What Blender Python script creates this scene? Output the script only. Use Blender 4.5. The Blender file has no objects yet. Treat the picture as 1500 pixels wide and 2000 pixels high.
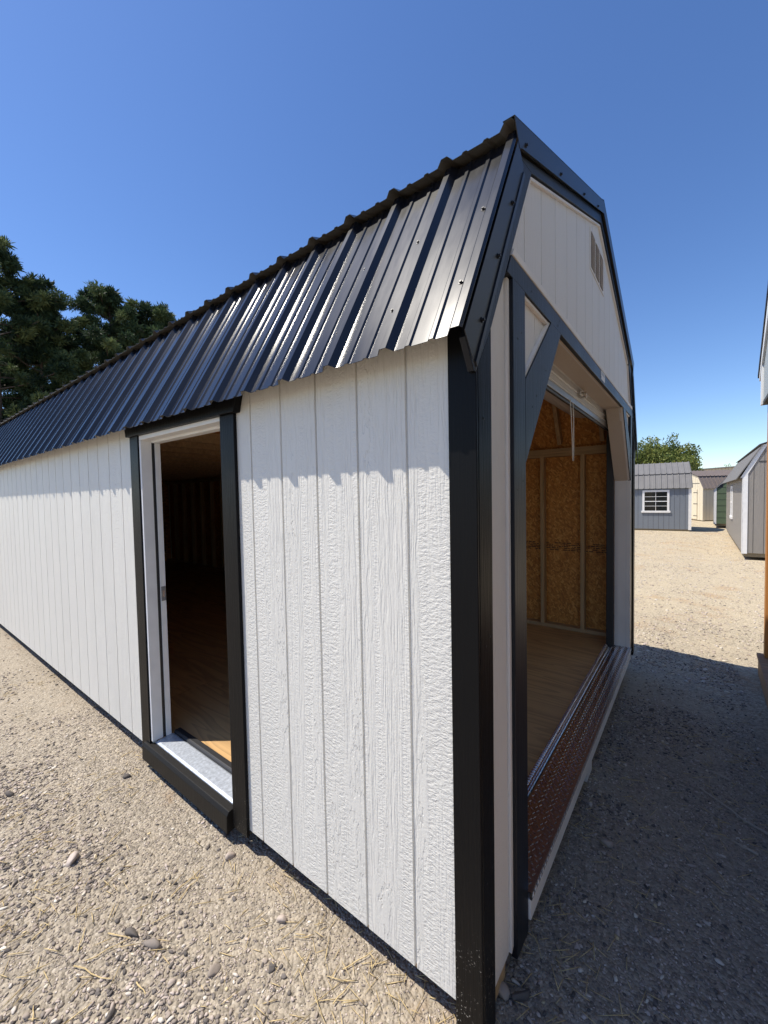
import bpy, math, random
import numpy as np
from mathutils import Matrix, Vector

random.seed(7)
rng = np.random.default_rng(11)
sc = bpy.context.scene
COL = sc.collection
rad = math.radians

# ------------------------------------------------------------------ camera
cam_d = bpy.data.cameras.new("camera")
cam = bpy.data.objects.new("camera", cam_d)
COL.objects.link(cam)
CR = ((0.79275742, 0.60923654, -0.01914433),
      (-0.00803731, 0.04185332, 0.99909144),
      (-0.60948427, 0.79188328, -0.03807615))
cam.matrix_world = Matrix(((CR[0][0], CR[1][0], -CR[2][0], 0.4898),
                           (CR[0][1], CR[1][1], -CR[2][1], -1.0522),
                           (CR[0][2], CR[1][2], -CR[2][2], 1.5357),
                           (0, 0, 0, 1)))
cam_d.sensor_fit = 'HORIZONTAL'
cam_d.sensor_width = 36.0
cam_d.lens = 36.0 * 788.6 / 1500.0
cam_d.clip_start = 0.02
cam_d.clip_end = 2000.0
sc.camera = cam
sc.render.resolution_x, sc.render.resolution_y = 768, 1024

# ------------------------------------------------------------------ light
SUN_EL, SUN_A = 61.8, 37.0            # elevation, angle between the long wall and the sun's bearing
sx, sy, sz = (-math.cos(rad(SUN_EL)) * math.cos(rad(SUN_A)),
              -math.cos(rad(SUN_EL)) * math.sin(rad(SUN_A)), math.sin(rad(SUN_EL)))
world = bpy.data.worlds.new("World")
sc.world = world
world.use_nodes = True
wn, wl = world.node_tree.nodes, world.node_tree.links
wn.clear()
sky = wn.new('ShaderNodeTexSky')
sky.sky_type = 'NISHITA'
sky.sun_disc = False
sky.sun_elevation = rad(SUN_EL)
sky.sun_rotation = math.atan2(sx, sy)
sky.altitude = 400.0
sky.air_density = 1.0
sky.dust_density = 0.3
sky.ozone_density = 3.0
bg = wn.new('ShaderNodeBackground')
bg.inputs['Strength'].default_value = 0.145
wo = wn.new('ShaderNodeOutputWorld')
hs = wn.new('ShaderNodeHueSaturation')
hs.inputs['Saturation'].default_value = 1.17
hs.inputs['Hue'].default_value = 0.508
hs.inputs['Value'].default_value = 1.0
wl.new(sky.outputs[0], hs.inputs['Color'])
wl.new(hs.outputs[0], bg.inputs['Color'])
wl.new(bg.outputs[0], wo.inputs['Surface'])

sun_d = bpy.data.lights.new("sun", 'SUN')
sun_d.energy = 5.0
sun_d.angle = rad(0.5)
sun_d.color = (1.0, 0.93, 0.82)
sun = bpy.data.objects.new("sun", sun_d)
COL.objects.link(sun)
sun.location = (-20, -12, 40)
sun.rotation_euler = Vector((sx, sy, sz)).to_track_quat('Z', 'Y').to_euler()

sc.view_settings.view_transform = 'Standard'
sc.view_settings.look = 'None'
sc.view_settings.exposure = 0.31
sc.view_settings.gamma = 1.0
sc.view_settings.use_curve_mapping = False

# ------------------------------------------------------------------ materials
class NT:
    """small helper for building node trees"""
    def __init__(self, name):
        self.m = bpy.data.materials.new(name)
        self.m.use_nodes = True
        self.t = self.m.node_tree
        self.n, self.l = self.t.nodes, self.t.links
        self.b = self.n['Principled BSDF']
    def node(self, typ, **kw):
        nd = self.n.new(typ)
        for k, v in kw.items():
            setattr(nd, k, v)
        return nd
    def set(self, nd, sock, v):
        if hasattr(v, 'is_output') or isinstance(v, bpy.types.NodeSocket):
            self.l.new(v, nd.inputs[sock])
        else:
            nd.inputs[sock].default_value = v
    def coords(self, scale=(1, 1, 1), rand=True, kind='Object'):
        tc = self.node('ShaderNodeTexCoord')
        out = tc.outputs[kind]
        if rand:
            oi = self.node('ShaderNodeObjectInfo')
            mu = self.node('ShaderNodeMath', operation='MULTIPLY')
            self.l.new(oi.outputs['Random'], mu.inputs[0]); mu.inputs[1].default_value = 37.0
            cx = self.node('ShaderNodeCombineXYZ')
            for i in range(3):
                self.l.new(mu.outputs[0], cx.inputs[i])
            ad = self.node('ShaderNodeVectorMath', operation='ADD')
            self.l.new(out, ad.inputs[0]); self.l.new(cx.outputs[0], ad.inputs[1])
            out = ad.outputs[0]
        if scale != (1, 1, 1):
            out = self.scale(out, scale)
        return out
    def scale(self, v, s):
        mp = self.node('ShaderNodeVectorMath', operation='MULTIPLY')
        self.l.new(v, mp.inputs[0]); mp.inputs[1].default_value = s
        return mp.outputs[0]
    def noise(self, v, sc_=1.0, detail=3.0, rough=0.55, dist=0.0):
        nd = self.node('ShaderNodeTexNoise')
        self.l.new(v, nd.inputs['Vector'])
        nd.inputs['Scale'].default_value = sc_
        nd.inputs['Detail'].default_value = detail
        nd.inputs['Roughness'].default_value = rough
        nd.inputs['Distortion'].default_value = dist
        return nd.outputs['Fac']
    def voro(self, v, sc_=1.0, feature='F1', out='Distance', rnd=1.0):
        nd = self.node('ShaderNodeTexVoronoi', feature=feature)
        self.l.new(v, nd.inputs['Vector'])
        nd.inputs['Scale'].default_value = sc_
        nd.inputs['Randomness'].default_value = rnd
        return nd.outputs[out]
    def math(self, op, a, b=None, c=None, clamp=False):
        nd = self.node('ShaderNodeMath', operation=op, use_clamp=clamp)
        for i, v in enumerate((a, b, c)):
            if v is not None:
                self.set(nd, i, v)
        return nd.outputs[0]
    def ramp(self, v, stops):
        nd = self.node('ShaderNodeValToRGB')
        self.l.new(v, nd.inputs[0])
        e = nd.color_ramp.elements
        while len(e) < len(stops):
            e.new(0.5)
        for el, (p, c) in zip(e, stops):
            el.position = p
            el.color = (c, c, c, 1) if isinstance(c, (int, float)) else (*c, 1)
        return nd.outputs[0]
    def mix(self, f, a, b):
        nd = self.node('ShaderNodeMix', data_type='RGBA')
        self.set(nd, 0, f)
        for i, v in ((6, a), (7, b)):
            if isinstance(v, tuple):
                v = (*v, 1) if len(v) == 3 else v
            self.set(nd, i, v)
        return nd.outputs[2]
    def mixf(self, f, a, b):
        nd = self.node('ShaderNodeMix', data_type='FLOAT')
        self.set(nd, 0, f); self.set(nd, 2, a); self.set(nd, 3, b)
        return nd.outputs[0]
    def bump(self, h, strength=0.5, dist=0.01):
        nd = self.node('ShaderNodeBump')
        nd.inputs['Strength'].default_value = strength
        nd.inputs['Distance'].default_value = dist
        self.l.new(h, nd.inputs['Height'])
        self.l.new(nd.outputs[0], self.b.inputs['Normal'])
    def base(self, c):
        self.set(self.b, 'Base Color', (*c, 1) if isinstance(c, tuple) else c)
    def rough(self, r):
        self.set(self.b, 'Roughness', r)

def plain(name, col, rough=0.6, metal=0.0, spec=0.5, var=0.06, nscale=9.0, bump=0.0):
    t = NT(name)
    v = t.coords()
    f = t.noise(v, nscale, 4.0)
    dk = tuple(c * (1 - var * 2) for c in col)
    lt = tuple(min(1, c * (1 + var * 2)) for c in col)
    t.base(t.mix(f, dk, lt))
    t.rough(rough)
    t.b.inputs['Metallic'].default_value = metal
    t.b.inputs['Specular IOR Level'].default_value = spec
    if bump:
        t.bump(t.noise(v, 120.0, 3.0), bump, 0.002)
    return t.m

def siding(name, col, strength=1.0, dist=0.0032, dirt=0.05, axis=0):
    """wood-grain embossed, painted siding: streaky columns next to rough-sawn ripples"""
    t = NT(name)
    v = t.coords()
    if axis == 1:                                # grain runs along the second axis of the wall
        sw = t.node('ShaderNodeSeparateXYZ'); t.l.new(v, sw.inputs[0])
        cb = t.node('ShaderNodeCombineXYZ')
        t.l.new(sw.outputs[1], cb.inputs[0]); t.l.new(sw.outputs[0], cb.inputs[1]); t.l.new(sw.outputs[2], cb.inputs[2])
        v = cb.outputs[0]
    # slow wander so that the grain bends
    wob = t.node('ShaderNodeTexNoise'); t.l.new(t.scale(v, (6, 6, 1.2)), wob.inputs['Vector'])
    wob.inputs['Detail'].default_value = 2.0
    w1 = t.node('ShaderNodeVectorMath', operation='SCALE'); t.l.new(wob.outputs['Color'], w1.inputs[0]); w1.inputs['Scale'].default_value = 0.022
    w2 = t.node('ShaderNodeVectorMath', operation='ADD'); t.l.new(v, w2.inputs[0]); t.l.new(w1.outputs[0], w2.inputs[1])
    v = w2.outputs[0]
    grain = t.noise(t.scale(v, (125, 125, 4.5)), 1.0, 2.0, 0.5)
    grain = t.ramp(grain, ((0.38, 0.0), (0.5, 0.7), (0.62, 1.0)))
    ripple = t.noise(t.scale(v, (52, 52, 112)), 1.0, 3.0, 0.6)
    ripple = t.ramp(ripple, ((0.36, 0.10), (0.5, 0.5), (0.64, 0.85)))
    cols = t.noise(t.scale(v, (14, 14, 0.45)), 1.0, 2.0, 0.5)
    cols = t.ramp(cols, ((0.43, 0.0), (0.57, 1.0)))
    flake = t.noise(t.scale(v, (48, 48, 13)), 1.0, 3.0, 0.6)
    flake = t.ramp(flake, ((0.44, 0.0), (0.48, 1.0)))
    flk_m = t.ramp(t.noise(t.scale(v, (12, 12, 0.7)), 1.0, 1.0), ((0.58, 0.0), (0.64, 1.0)))
    h = t.mixf(cols, ripple, grain)
    h = t.mixf(flk_m, h, flake)
    fine = t.noise(t.scale(v, (190, 190, 120)), 1.0, 2.0)
    h = t.math('ADD', h, t.math('MULTIPLY', fine, 0.42))
    streak = t.noise(t.scale(v, (30, 30, 0.5)), 1.0, 2.0, 0.5)
    h = t.math('ADD', h, t.math('MULTIPLY', streak, 1.1))
    big = t.noise(t.scale(v, (2.5, 2.5, 1.1)), 1.0, 3.0)
    dk = tuple(c * (1 - dirt * 2) for c in col)
    t.base(t.mix(big, dk, col))
    t.rough(0.5)
    t.b.inputs['Specular IOR Level'].default_value = 0.35
    t.bump(h, strength, dist)
    return t.m

def trimwood(name, col, rough=0.45, spec=0.5, strength=0.55, dust=None):
    """painted rough-sawn trim board, grain running up the board"""
    t = NT(name)
    v = t.coords()
    g = t.noise(t.scale(v, (150, 150, 7)), 1.0, 4.0, 0.6)
    f = t.noise(t.scale(v, (4, 4, 2)), 1.0, 3.0)
    t.base(t.mix(f, tuple(c * 0.85 for c in col), tuple(min(1, c * 1.15) for c in col)))
    t.rough(t.mixf(f, rough - 0.06, rough + 0.1))
    t.b.inputs['Specular IOR Level'].default_value = spec
    t.bump(g, strength, 0.0016)
    if dust:                                      # paint chips and dust near the foot of the board
        sp = t.node('ShaderNodeSeparateXYZ'); tc = t.node('ShaderNodeTexCoord'); t.l.new(tc.outputs['Object'], sp.inputs[0])
        fall = t.ramp(sp.outputs[2], ((0.0, 1.0), (0.32, 0.0)))
        chips = t.ramp(t.noise(t.scale(v, (1, 1, 1)), 170.0, 2.0), ((0.66, 0.0), (0.70, 1.0)))
        clus = t.ramp(t.noise(v, 9.0, 2.0), ((0.42, 0.0), (0.6, 1.0)))
        fac = t.math('MULTIPLY', t.math('MULTIPLY', chips, clus), fall)
        prev = t.b.inputs['Base Color'].links[0].from_socket
        t.base(t.mix(fac, prev, dust))
    return t.m

def lumber(name, col, axis=2):
    t = NT(name)
    v = t.coords()
    s = [34, 34, 34]; s[axis] = 1.6
    f = t.noise(t.scale(v, tuple(s)), 1.0, 5.0, 0.6, 0.6)
    k = t.voro(t.scale(v, (3, 3, 1.7)), 1.0)
    c = t.mix(t.ramp(f, ((0.3, 0.0), (0.7, 1.0))), tuple(c * 0.72 for c in col), tuple(min(1, c * 1.15) for c in col))
    c = t.mix(t.ramp(k, ((0.03, 0.7), (0.08, 0.0))), c, tuple(c_ * 0.3 for c_ in col))
    t.base(c); t.rough(0.7)
    t.bump(f, 0.25, 0.002)
    return t.m

def plywood(name, col):
    t = NT(name)
    v = t.coords()
    f = t.noise(t.scale(v, (5, 80, 5)), 1.0, 4.0)
    big = t.noise(v, 1.5, 3.0)
    ring = t.noise(t.scale(v, (0.55, 5.0, 1)), 1.0, 2.0, 0.5, 0.8)
    ring = t.math('FRACT', t.math('MULTIPLY', ring, 9.0))
    ring = t.ramp(ring, ((0.0, 0.15), (0.5, 0.85), (0.86, 1.0), (1.0, 0.1)))
    c = t.mix(ring, tuple(c * 0.66 for c in col), tuple(min(1, c * 1.12) for c in col))
    c = t.mix(t.math('MULTIPLY', f, 0.4), c, tuple(c_ * 0.65 for c_ in col))
    c = t.mix(t.ramp(big, ((0.4, 0.0), (0.75, 0.25))), c, (0.42, 0.27, 0.13))
    t.base(c); t.rough(0.62)
    return t.m

def osb(name):
    t = NT(name)
    v = t.coords()
    lay = None
    cols = ((0.36, 0.135, 0.024), (0.58, 0.245, 0.048), (0.72, 0.37, 0.095), (0.48, 0.19, 0.035))
    for i, ang in enumerate((0.5, -0.75, 1.35, 2.2)):
        mp = t.node('ShaderNodeVectorRotate', rotation_type='Y_AXIS'); t.l.new(v, mp.inputs['Vector'])
        mp.inputs['Angle'].default_value = ang
        vn = t.node('ShaderNodeTexVoronoi'); t.l.new(t.scale(mp.outputs[0], (19 + 4 * i, 19, 66)), vn.inputs['Vector'])
        vn.inputs['Scale'].default_value = 1.0
        cell = t.node('ShaderNodeSeparateColor'); t.l.new(vn.outputs['Color'], cell.inputs[0])
        c = t.ramp(cell.outputs[0], ((0.0, cols[0]), (0.35, cols[3]), (0.65, cols[1]), (1.0, cols[2])))
        if lay is None:
            lay = c
        else:
            lay = t.mix(t.ramp(cell.outputs[1], ((0.52, 0.0), (0.56, 1.0))), lay, c)
    cr = t.ramp(t.noise(t.scale(v, (90, 90, 40)), 1.0, 3.0), ((0.28, 1.0), (0.36, 0.0)))
    lay = t.mix(t.math('MULTIPLY', cr, 0.75), lay, (0.07, 0.035, 0.012))
    t.base(lay); t.rough(0.65)
    return t.m

def metal_roof(name, col, rough=0.36, spec=0.5):
    t = NT(name)
    v = t.coords(rand=True)
    f = t.noise(v, 3.0, 4.0)
    t.base(t.mix(f, tuple(c * 0.8 for c in col), tuple(c * 1.2 for c in col)))
    sm = t.noise(t.scale(v, (9, 2.2, 2.2)), 1.0, 4.0, 0.6)
    t.rough(t.mixf(sm, rough - 0.07, rough + 0.09))
    t.b.inputs['Specular IOR Level'].default_value = spec
    oil = t.noise(t.scale(v, (7, 1.7, 1.7)), 1.0, 1.0)
    t.bump(oil, 0.32, 0.006)                      # oil-canning of thin sheet metal
    return t.m

def gravel_ground(name):
    t = NT(name)
    v = t.coords(rand=False)
    big = t.noise(v, 0.55, 5.0, 0.6)
    mid = t.noise(v, 5.0, 5.0, 0.62)
    grit = t.voro(v, 85.0)
    gritc = t.node('ShaderNodeTexVoronoi'); t.l.new(v, gritc.inputs['Vector']); gritc.inputs['Scale'].default_value = 85.0
    cc = t.node('ShaderNodeSeparateColor'); t.l.new(gritc.outputs['Color'], cc.inputs[0])
    c = t.ramp(cc.outputs[0], ((0.0, (0.16, 0.14, 0.115)), (0.3, (0.335, 0.292, 0.23)), (0.65, (0.43, 0.375, 0.295)),
                               (0.9, (0.54, 0.465, 0.36)), (1.0, (0.62, 0.56, 0.46))))
    dirt = t.mix(mid, (0.35, 0.295, 0.22), (0.475, 0.41, 0.315))
    c = t.mix(t.ramp(t.math('ADD', t.math('MULTIPLY', big, 0.7), t.math('MULTIPLY', mid, 0.45)), ((0.5, 0.15), (0.68, 0.75))), c, dirt)
    # rusty patches of fallen needles
    rust = t.math('MULTIPLY', t.ramp(t.noise(v, 1.3, 4.0, 0.6), ((0.55, 0.0), (0.68, 1.0))),
                  t.ramp(t.noise(v, 30.0, 4.0), ((0.36, 0.0), (0.58, 0.9))))
    c = t.mix(t.math('MULTIPLY', rust, 0.7), c, (0.34, 0.20, 0.10))
    fibre = t.ramp(t.noise(t.scale(v, (70, 22, 20)), 1.0, 3.0, 0.6, 1.2), ((0.66, 0.0), (0.72, 0.55)))
    c = t.mix(fibre, c, (0.50, 0.41, 0.26))
    cont = t.ramp(t.noise(v, 2.2, 5.0, 0.7), ((0.32, 0.0), (0.62, 1.0)))
    c = t.mix(t.math('MULTIPLY', cont, 0.22), c, (0.55, 0.47, 0.36))
    # ground colour is darker near the shed, paler and warmer further off
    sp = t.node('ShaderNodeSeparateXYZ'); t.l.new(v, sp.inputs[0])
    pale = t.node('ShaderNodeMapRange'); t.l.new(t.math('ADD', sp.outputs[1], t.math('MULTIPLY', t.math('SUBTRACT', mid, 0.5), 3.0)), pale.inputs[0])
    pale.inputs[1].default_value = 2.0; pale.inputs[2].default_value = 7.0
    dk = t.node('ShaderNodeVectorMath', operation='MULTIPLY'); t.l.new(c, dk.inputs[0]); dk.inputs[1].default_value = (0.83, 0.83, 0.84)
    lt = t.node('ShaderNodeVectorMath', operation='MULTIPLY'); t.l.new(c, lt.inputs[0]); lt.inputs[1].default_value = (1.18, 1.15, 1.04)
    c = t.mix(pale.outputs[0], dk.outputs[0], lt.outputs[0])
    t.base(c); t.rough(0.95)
    t.b.inputs['Specular IOR Level'].default_value = 0.15
    h = t.math('ADD', t.math('MULTIPLY', t.math('SUBTRACT', 0.6, grit), 0.9), t.math('MULTIPLY', t.noise(v, 14.0, 6.0, 0.65), 2.4))
    h = t.math('ADD', h, t.math('MULTIPLY', t.math('SUBTRACT', 0.6, t.voro(v, 26.0)), 1.0))
    t.bump(h, 0.95, 0.009)
    return t.m

def stone_mat(name):
    t = NT(name)
    at = t.node('ShaderNodeAttribute', attribute_name='tone')
    v = t.coords(rand=False)
    c = t.ramp(at.outputs['Fac'], ((0.0, (0.055, 0.052, 0.052)), (0.2, (0.145, 0.13, 0.122)), (0.42, (0.275, 0.232, 0.195)),
                                   (0.66, (0.40, 0.335, 0.285)), (0.85, (0.53, 0.45, 0.40)), (0.95, (0.70, 0.65, 0.56)), (1.0, (0.62, 0.50, 0.28))))
    f = t.noise(v, 90.0, 4.0)
    c = t.mix(t.math('MULTIPLY', f, 0.22), c, (0.38, 0.31, 0.24))
    t.base(c); t.rough(0.85)
    t.b.inputs['Specular IOR Level'].default_value = 0.25
    t.bump(f, 0.35, 0.003)
    return t.m

def foliage(name, c0, c1, c2):
    t = NT(name)
    at = t.node('ShaderNodeAttribute', attribute_name='tone')
    t.base(t.ramp(at.outputs['Fac'], ((0.0, c0), (0.6, c1), (1.0, c2))))
    t.rough(0.6)
    t.b.inputs['Specular IOR Level'].default_value = 0.25
    tr = t.node('ShaderNodeBsdfTranslucent')
    t.l.new(t.b.inputs['Base Color'].links[0].from_socket, tr.inputs['Color'])
    ms = t.node('ShaderNodeMixShader'); ms.inputs[0].default_value = 0.3
    t.l.new(t.b.outputs[0], ms.inputs[1]); t.l.new(tr.outputs[0], ms.inputs[2])
    t.l.new(ms.outputs[0], t.n['Material Output'].inputs['Surface'])
    return t.m

M = {}
M['white_siding'] = siding('white_siding', (0.745, 0.722, 0.665), 0.75, 0.0023)
M['white_siding_gable'] = siding('white_siding_gable', (0.76, 0.72, 0.67), 0.55, 0.002, axis=0)  # same white paint as the long wall, colour warmed for bounce light
M['white_trim'] = trimwood('white_trim', (0.76, 0.715, 0.665), 0.5, 0.35, 0.35)
M['groove'] = plain('groove_paint', (0.66, 0.65, 0.63), 0.6, bump=0.2)
M['black_trim'] = trimwood('black_trim', (0.006, 0.006, 0.0065), 0.38, 0.13, 0.8, dust=(0.55, 0.52, 0.46))
M['black_sky_tint'] = trimwood('black_trim_sky_tint', (0.006, 0.008, 0.013), 0.40, 0.36, 0.8)  # same black paint; sky reflection on the gable tinted blue into it
M['black_plain'] = trimwood('black_sill', (0.011, 0.010, 0.009), 0.5, 0.2, 0.8)
M['lining'] = siding('beige_lining', (0.63, 0.54, 0.44), 0.6, 0.0022)  # beige base for header and brace linings, warmer than the jambs
M['black_metal'] = metal_roof('black_metal', (0.004, 0.0055, 0.010), 0.235, 0.5)
M['black_flash'] = plain('black_flashing', (0.007, 0.008, 0.011), 0.33, 0.0, 0.5, bump=0.05)
M['roof_back'] = plain('roof_backer', (0.21, 0.195, 0.17), 0.6)
M['screw'] = plain('screw_head', (0.012, 0.012, 0.014), 0.35)
M['lumber'] = lumber('pine_lumber', (0.52, 0.34, 0.17), 2)
M['lumber_x'] = lumber('pine_lumber_flat', (0.52, 0.34, 0.17), 0)
M['skid'] = lumber('treated_skid', (0.26, 0.21, 0.13), 0)
M['plywood'] = plywood('plywood_floor', (0.56, 0.345, 0.15))
M['osb'] = osb('osb_panel')
M['tread'] = plain('tread_plate_metal', (0.62, 0.61, 0.62), 0.24, 1.0, var=0.05, nscale=30)
M['alu'] = plain('mill_aluminium', (0.50, 0.54, 0.60), 0.40, 0.45, var=0.28, nscale=70)
M['rubber'] = plain('black_rubber', (0.02, 0.02, 0.022), 0.5)
M['steel_white'] = plain('white_steel_slat', (0.66, 0.65, 0.62), 0.4)
M['steel_grey'] = plain('grey_steel', (0.30, 0.31, 0.32), 0.35, 0.6)
M['brass'] = plain('lock_metal', (0.72, 0.70, 0.66), 0.25, 0.9)
M['rope'] = plain('white_rope', (0.70, 0.66, 0.58), 0.9)
M['vent_brown'] = plain('vent_mesh', (0.055, 0.034, 0.027), 0.8)
M['paper'] = plain('paper_tag', (0.70, 0.71, 0.73), 0.6)
M['paper_grey'] = plain('grey_print', (0.42, 0.44, 0.47), 0.6)
M['ground'] = gravel_ground('gravel_ground')
M['stone'] = stone_mat('gravel_stone')
M['straw'] = plain('dry_straw', (0.56, 0.43, 0.22), 0.8, var=0.2)
M['stick'] = plain('pale_wood', (0.42, 0.36, 0.29), 0.8, var=0.15)
M['pine'] = foliage('pine_needles', (0.014, 0.030, 0.016), (0.058, 0.095, 0.042), (0.13, 0.165, 0.065))
M['leaf'] = foliage('broad_leaves', (0.04, 0.07, 0.02), (0.16, 0.20, 0.05), (0.30, 0.30, 0.085))
M['bark'] = plain('pine_bark', (0.075, 0.055, 0.042), 0.9, var=0.3, nscale=14, bump=0.6)
M['glass'] = plain('dark_glass', (0.012, 0.014, 0.014), 0.06, 0.0, 0.5)
M['white_paint'] = plain('white_paint', (0.78, 0.78, 0.77), 0.5)
M['blue_grey'] = siding('blue_grey_siding', (0.195, 0.22, 0.255), 0.5, 0.003)
M['taupe'] = siding('taupe_siding', (0.29, 0.27, 0.245), 0.7, 0.004)
M['taupe_light'] = siding('taupe_siding_side', (0.29, 0.27, 0.245), 0.5, 0.003)
M['cream'] = siding('cream_siding', (0.74, 0.66, 0.50), 0.4, 0.003)
M['green'] = siding('green_siding', (0.10, 0.14, 0.085), 0.5, 0.003)
M['grey_metal'] = metal_roof('grey_metal', (0.18, 0.175, 0.172), 0.6, 0.3)
M['brown_metal'] = metal_roof('brown_metal', (0.15, 0.12, 0.105), 0.5)
M['shingle'] = plain('grey_shingle', (0.165, 0.16, 0.155), 0.85, var=0.12, nscale=60, bump=0.5)
M['dark_groove'] = plain('dark_joint', (0.05, 0.055, 0.06), 0.8)
M['dark_trim'] = plain('dark_edge_metal', (0.03, 0.028, 0.03), 0.5)
M['ware'] = plain('warehouse_cream', (0.56, 0.48, 0.33), 0.6)
M['cedar'] = lumber('stained_cedar', (0.50, 0.21, 0.05), 2)
M['deckwood'] = lumber('stained_deck', (0.33, 0.17, 0.075), 0)
M['pale_grey'] = siding('pale_grey_siding', (0.42, 0.45, 0.44), 0.5, 0.003)
M['print_ink'] = plain('dark_print', (0.03, 0.026, 0.022), 0.9)  # ink of the small marks printed on the OSB

# ------------------------------------------------------------------ mesh helpers
class MB:
    def __init__(self):
        self.v, self.f, self.mi = [], [], []
        self.k = 0
    def add(self, vs, fs, mi=None):
        o = len(self.v)
        self.v += [tuple(p) for p in vs]
        self.f += [tuple(i + o for i in f) for f in fs]
        self.mi += [self.k if mi is None else mi] * len(fs)
        return self
    def box(self, x0, x1, y0, y1, z0, z1):
        vs = [(x, y, z) for x in (x0, x1) for y in (y0, y1) for z in (z0, z1)]
        return self.add(vs, [(0, 1, 3, 2), (4, 6, 7, 5), (0, 4, 5, 1), (2, 3, 7, 6), (0, 2, 6, 4), (1, 5, 7, 3)])
    def prism(self, poly, a0, a1, axis='x'):
        """extrude a 2-D polygon: axis x -> poly is (y,z); axis y -> (x,z); axis z -> (x,y)"""
        n = len(poly)
        ar = sum(poly[i][0] * poly[(i + 1) % n][1] - poly[(i + 1) % n][0] * poly[i][1] for i in range(n))
        if ar < 0:
            poly = poly[::-1]
        put = {'x': lambda p, a: (a, p[0], p[1]), 'y': lambda p, a: (p[0], a, p[1]), 'z': lambda p, a: (p[0], p[1], a)}[axis]
        vs = [put(p, a0) for p in poly] + [put(p, a1) for p in poly]
        lo = tuple(range(n)); hi = tuple(range(n, 2 * n))
        fs = [lo[::-1], hi] + [(i, (i + 1) % n, n + (i + 1) % n, n + i) for i in range(n)]
        if axis == 'y':
            fs = [f[::-1] for f in fs]
        if a1 < a0:
            fs = [f[::-1] for f in fs]
        return self.add(vs, fs)
    def tube(self, pts, r, n=6, r1=None, cap=True):
        pts = [Vector(p) for p in pts]
        vs, fs = [], []
        m = len(pts)
        for i, p in enumerate(pts):
            d = (pts[min(i + 1, m - 1)] - pts[max(i - 1, 0)]).normalized()
            a = d.orthogonal().normalized() if i == 0 else (a - d * a.dot(d)).normalized()
            b = d.cross(a)
            rr = r if r1 is None else r + (r1 - r) * i / (m - 1)
            for k in range(n):
                t = 2 * math.pi * k / n
                vs.append(p + (a * math.cos(t) + b * math.sin(t)) * rr)
        for i in range(m - 1):
            for k in range(n):
                fs.append((i * n + k, i * n + (k + 1) % n, (i + 1) * n + (k + 1) % n, (i + 1) * n + k))
        if cap:
            fs.append(tuple(range(n))[::-1]); fs.append(tuple(range((m - 1) * n, m * n)))
        return self.add(vs, fs)
    def mesh(self, name, mats):
        me = bpy.data.meshes.new(name)
        me.from_pydata(self.v, [], self.f)
        for m in (mats if isinstance(mats, (list, tuple)) else [mats]):
            me.materials.append(m)
        if any(self.mi):
            me.polygons.foreach_set('material_index', self.mi)
        me.update()
        return me

def link(name, me, parent=None, loc=(0, 0, 0), rot=(0, 0, 0), bevel=0.0, smooth=False):
    o = bpy.data.objects.new(name, me)
    COL.objects.link(o)
    o.parent = parent
    o.location = loc
    o.rotation_euler = rot
    if bevel:
        b = o.modifiers.new('bevel', 'BEVEL'); b.width = bevel; b.segments = 2; b.limit_method = 'ANGLE'
        b.harden_normals = False
    if smooth:
        me.polygons.foreach_set('use_smooth', [True] * len(me.polygons))
    return o

def part(name, mb, mat, parent, bevel=0.0, smooth=False, loc=(0, 0, 0), rot=(0, 0, 0), label=None, kind=None):
    o = link(name, mb.mesh(name, mat), parent, loc, rot, bevel, smooth)
    if label: o['label'] = label
    if kind: o['kind'] = kind
    return o

def tag(o, label, cat, group=None):
    o['label'] = label; o['category'] = cat
    if group: o['group'] = group
    return o

def thing(name, label, cat, loc=(0, 0, 0), rz=0.0, group=None):
    o = bpy.data.objects.new(name, None)
    COL.objects.link(o)
    o.empty_display_size = 0.2
    o.location = loc; o.rotation_euler = (0, 0, rz)
    return tag(o, label, cat, group)

def np_mesh(name, V, F, mat, tone=None, smooth=False):
    me = bpy.data.meshes.new(name)
    V = np.ascontiguousarray(V, dtype=np.float32); F = np.ascontiguousarray(F, dtype=np.int32)
    k = F.shape[1]
    me.vertices.add(len(V)); me.vertices.foreach_set('co', V.ravel())
    me.loops.add(F.size); me.loops.foreach_set('vertex_index', F.ravel())
    me.polygons.add(len(F)); me.polygons.foreach_set('loop_start', np.arange(0, F.size, k, dtype=np.int32))
    if smooth:
        me.polygons.foreach_set('use_smooth', np.ones(len(F), dtype=bool))
    me.update(calc_edges=True)
    if tone is not None:
        a = me.attributes.new('tone', 'FLOAT', 'POINT')
        a.data.foreach_set('value', np.ascontiguousarray(tone, dtype=np.float32))
    me.materials.append(mat)
    return me

def vnoise(x, y, seed=0):
    """value noise on arrays"""
    def h(i, j):
        n = (i * 374761393 + j * 668265263 + seed * 144665) & 0x7fffffff
        n = ((n ^ (n >> 13)) * 1274126177) & 0x7fffffff
        return ((n ^ (n >> 16)) & 0xffff) / 65535.0
    xi = np.floor(x).astype(np.int64); yi = np.floor(y).astype(np.int64)
    fx = x - xi; fy = y - yi
    fx = fx * fx * (3 - 2 * fx); fy = fy * fy * (3 - 2 * fy)
    return (h(xi, yi) * (1 - fx) + h(xi + 1, yi) * fx) * (1 - fy) + (h(xi, yi + 1) * (1 - fx) + h(xi + 1, yi + 1) * fx) * fy

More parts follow.
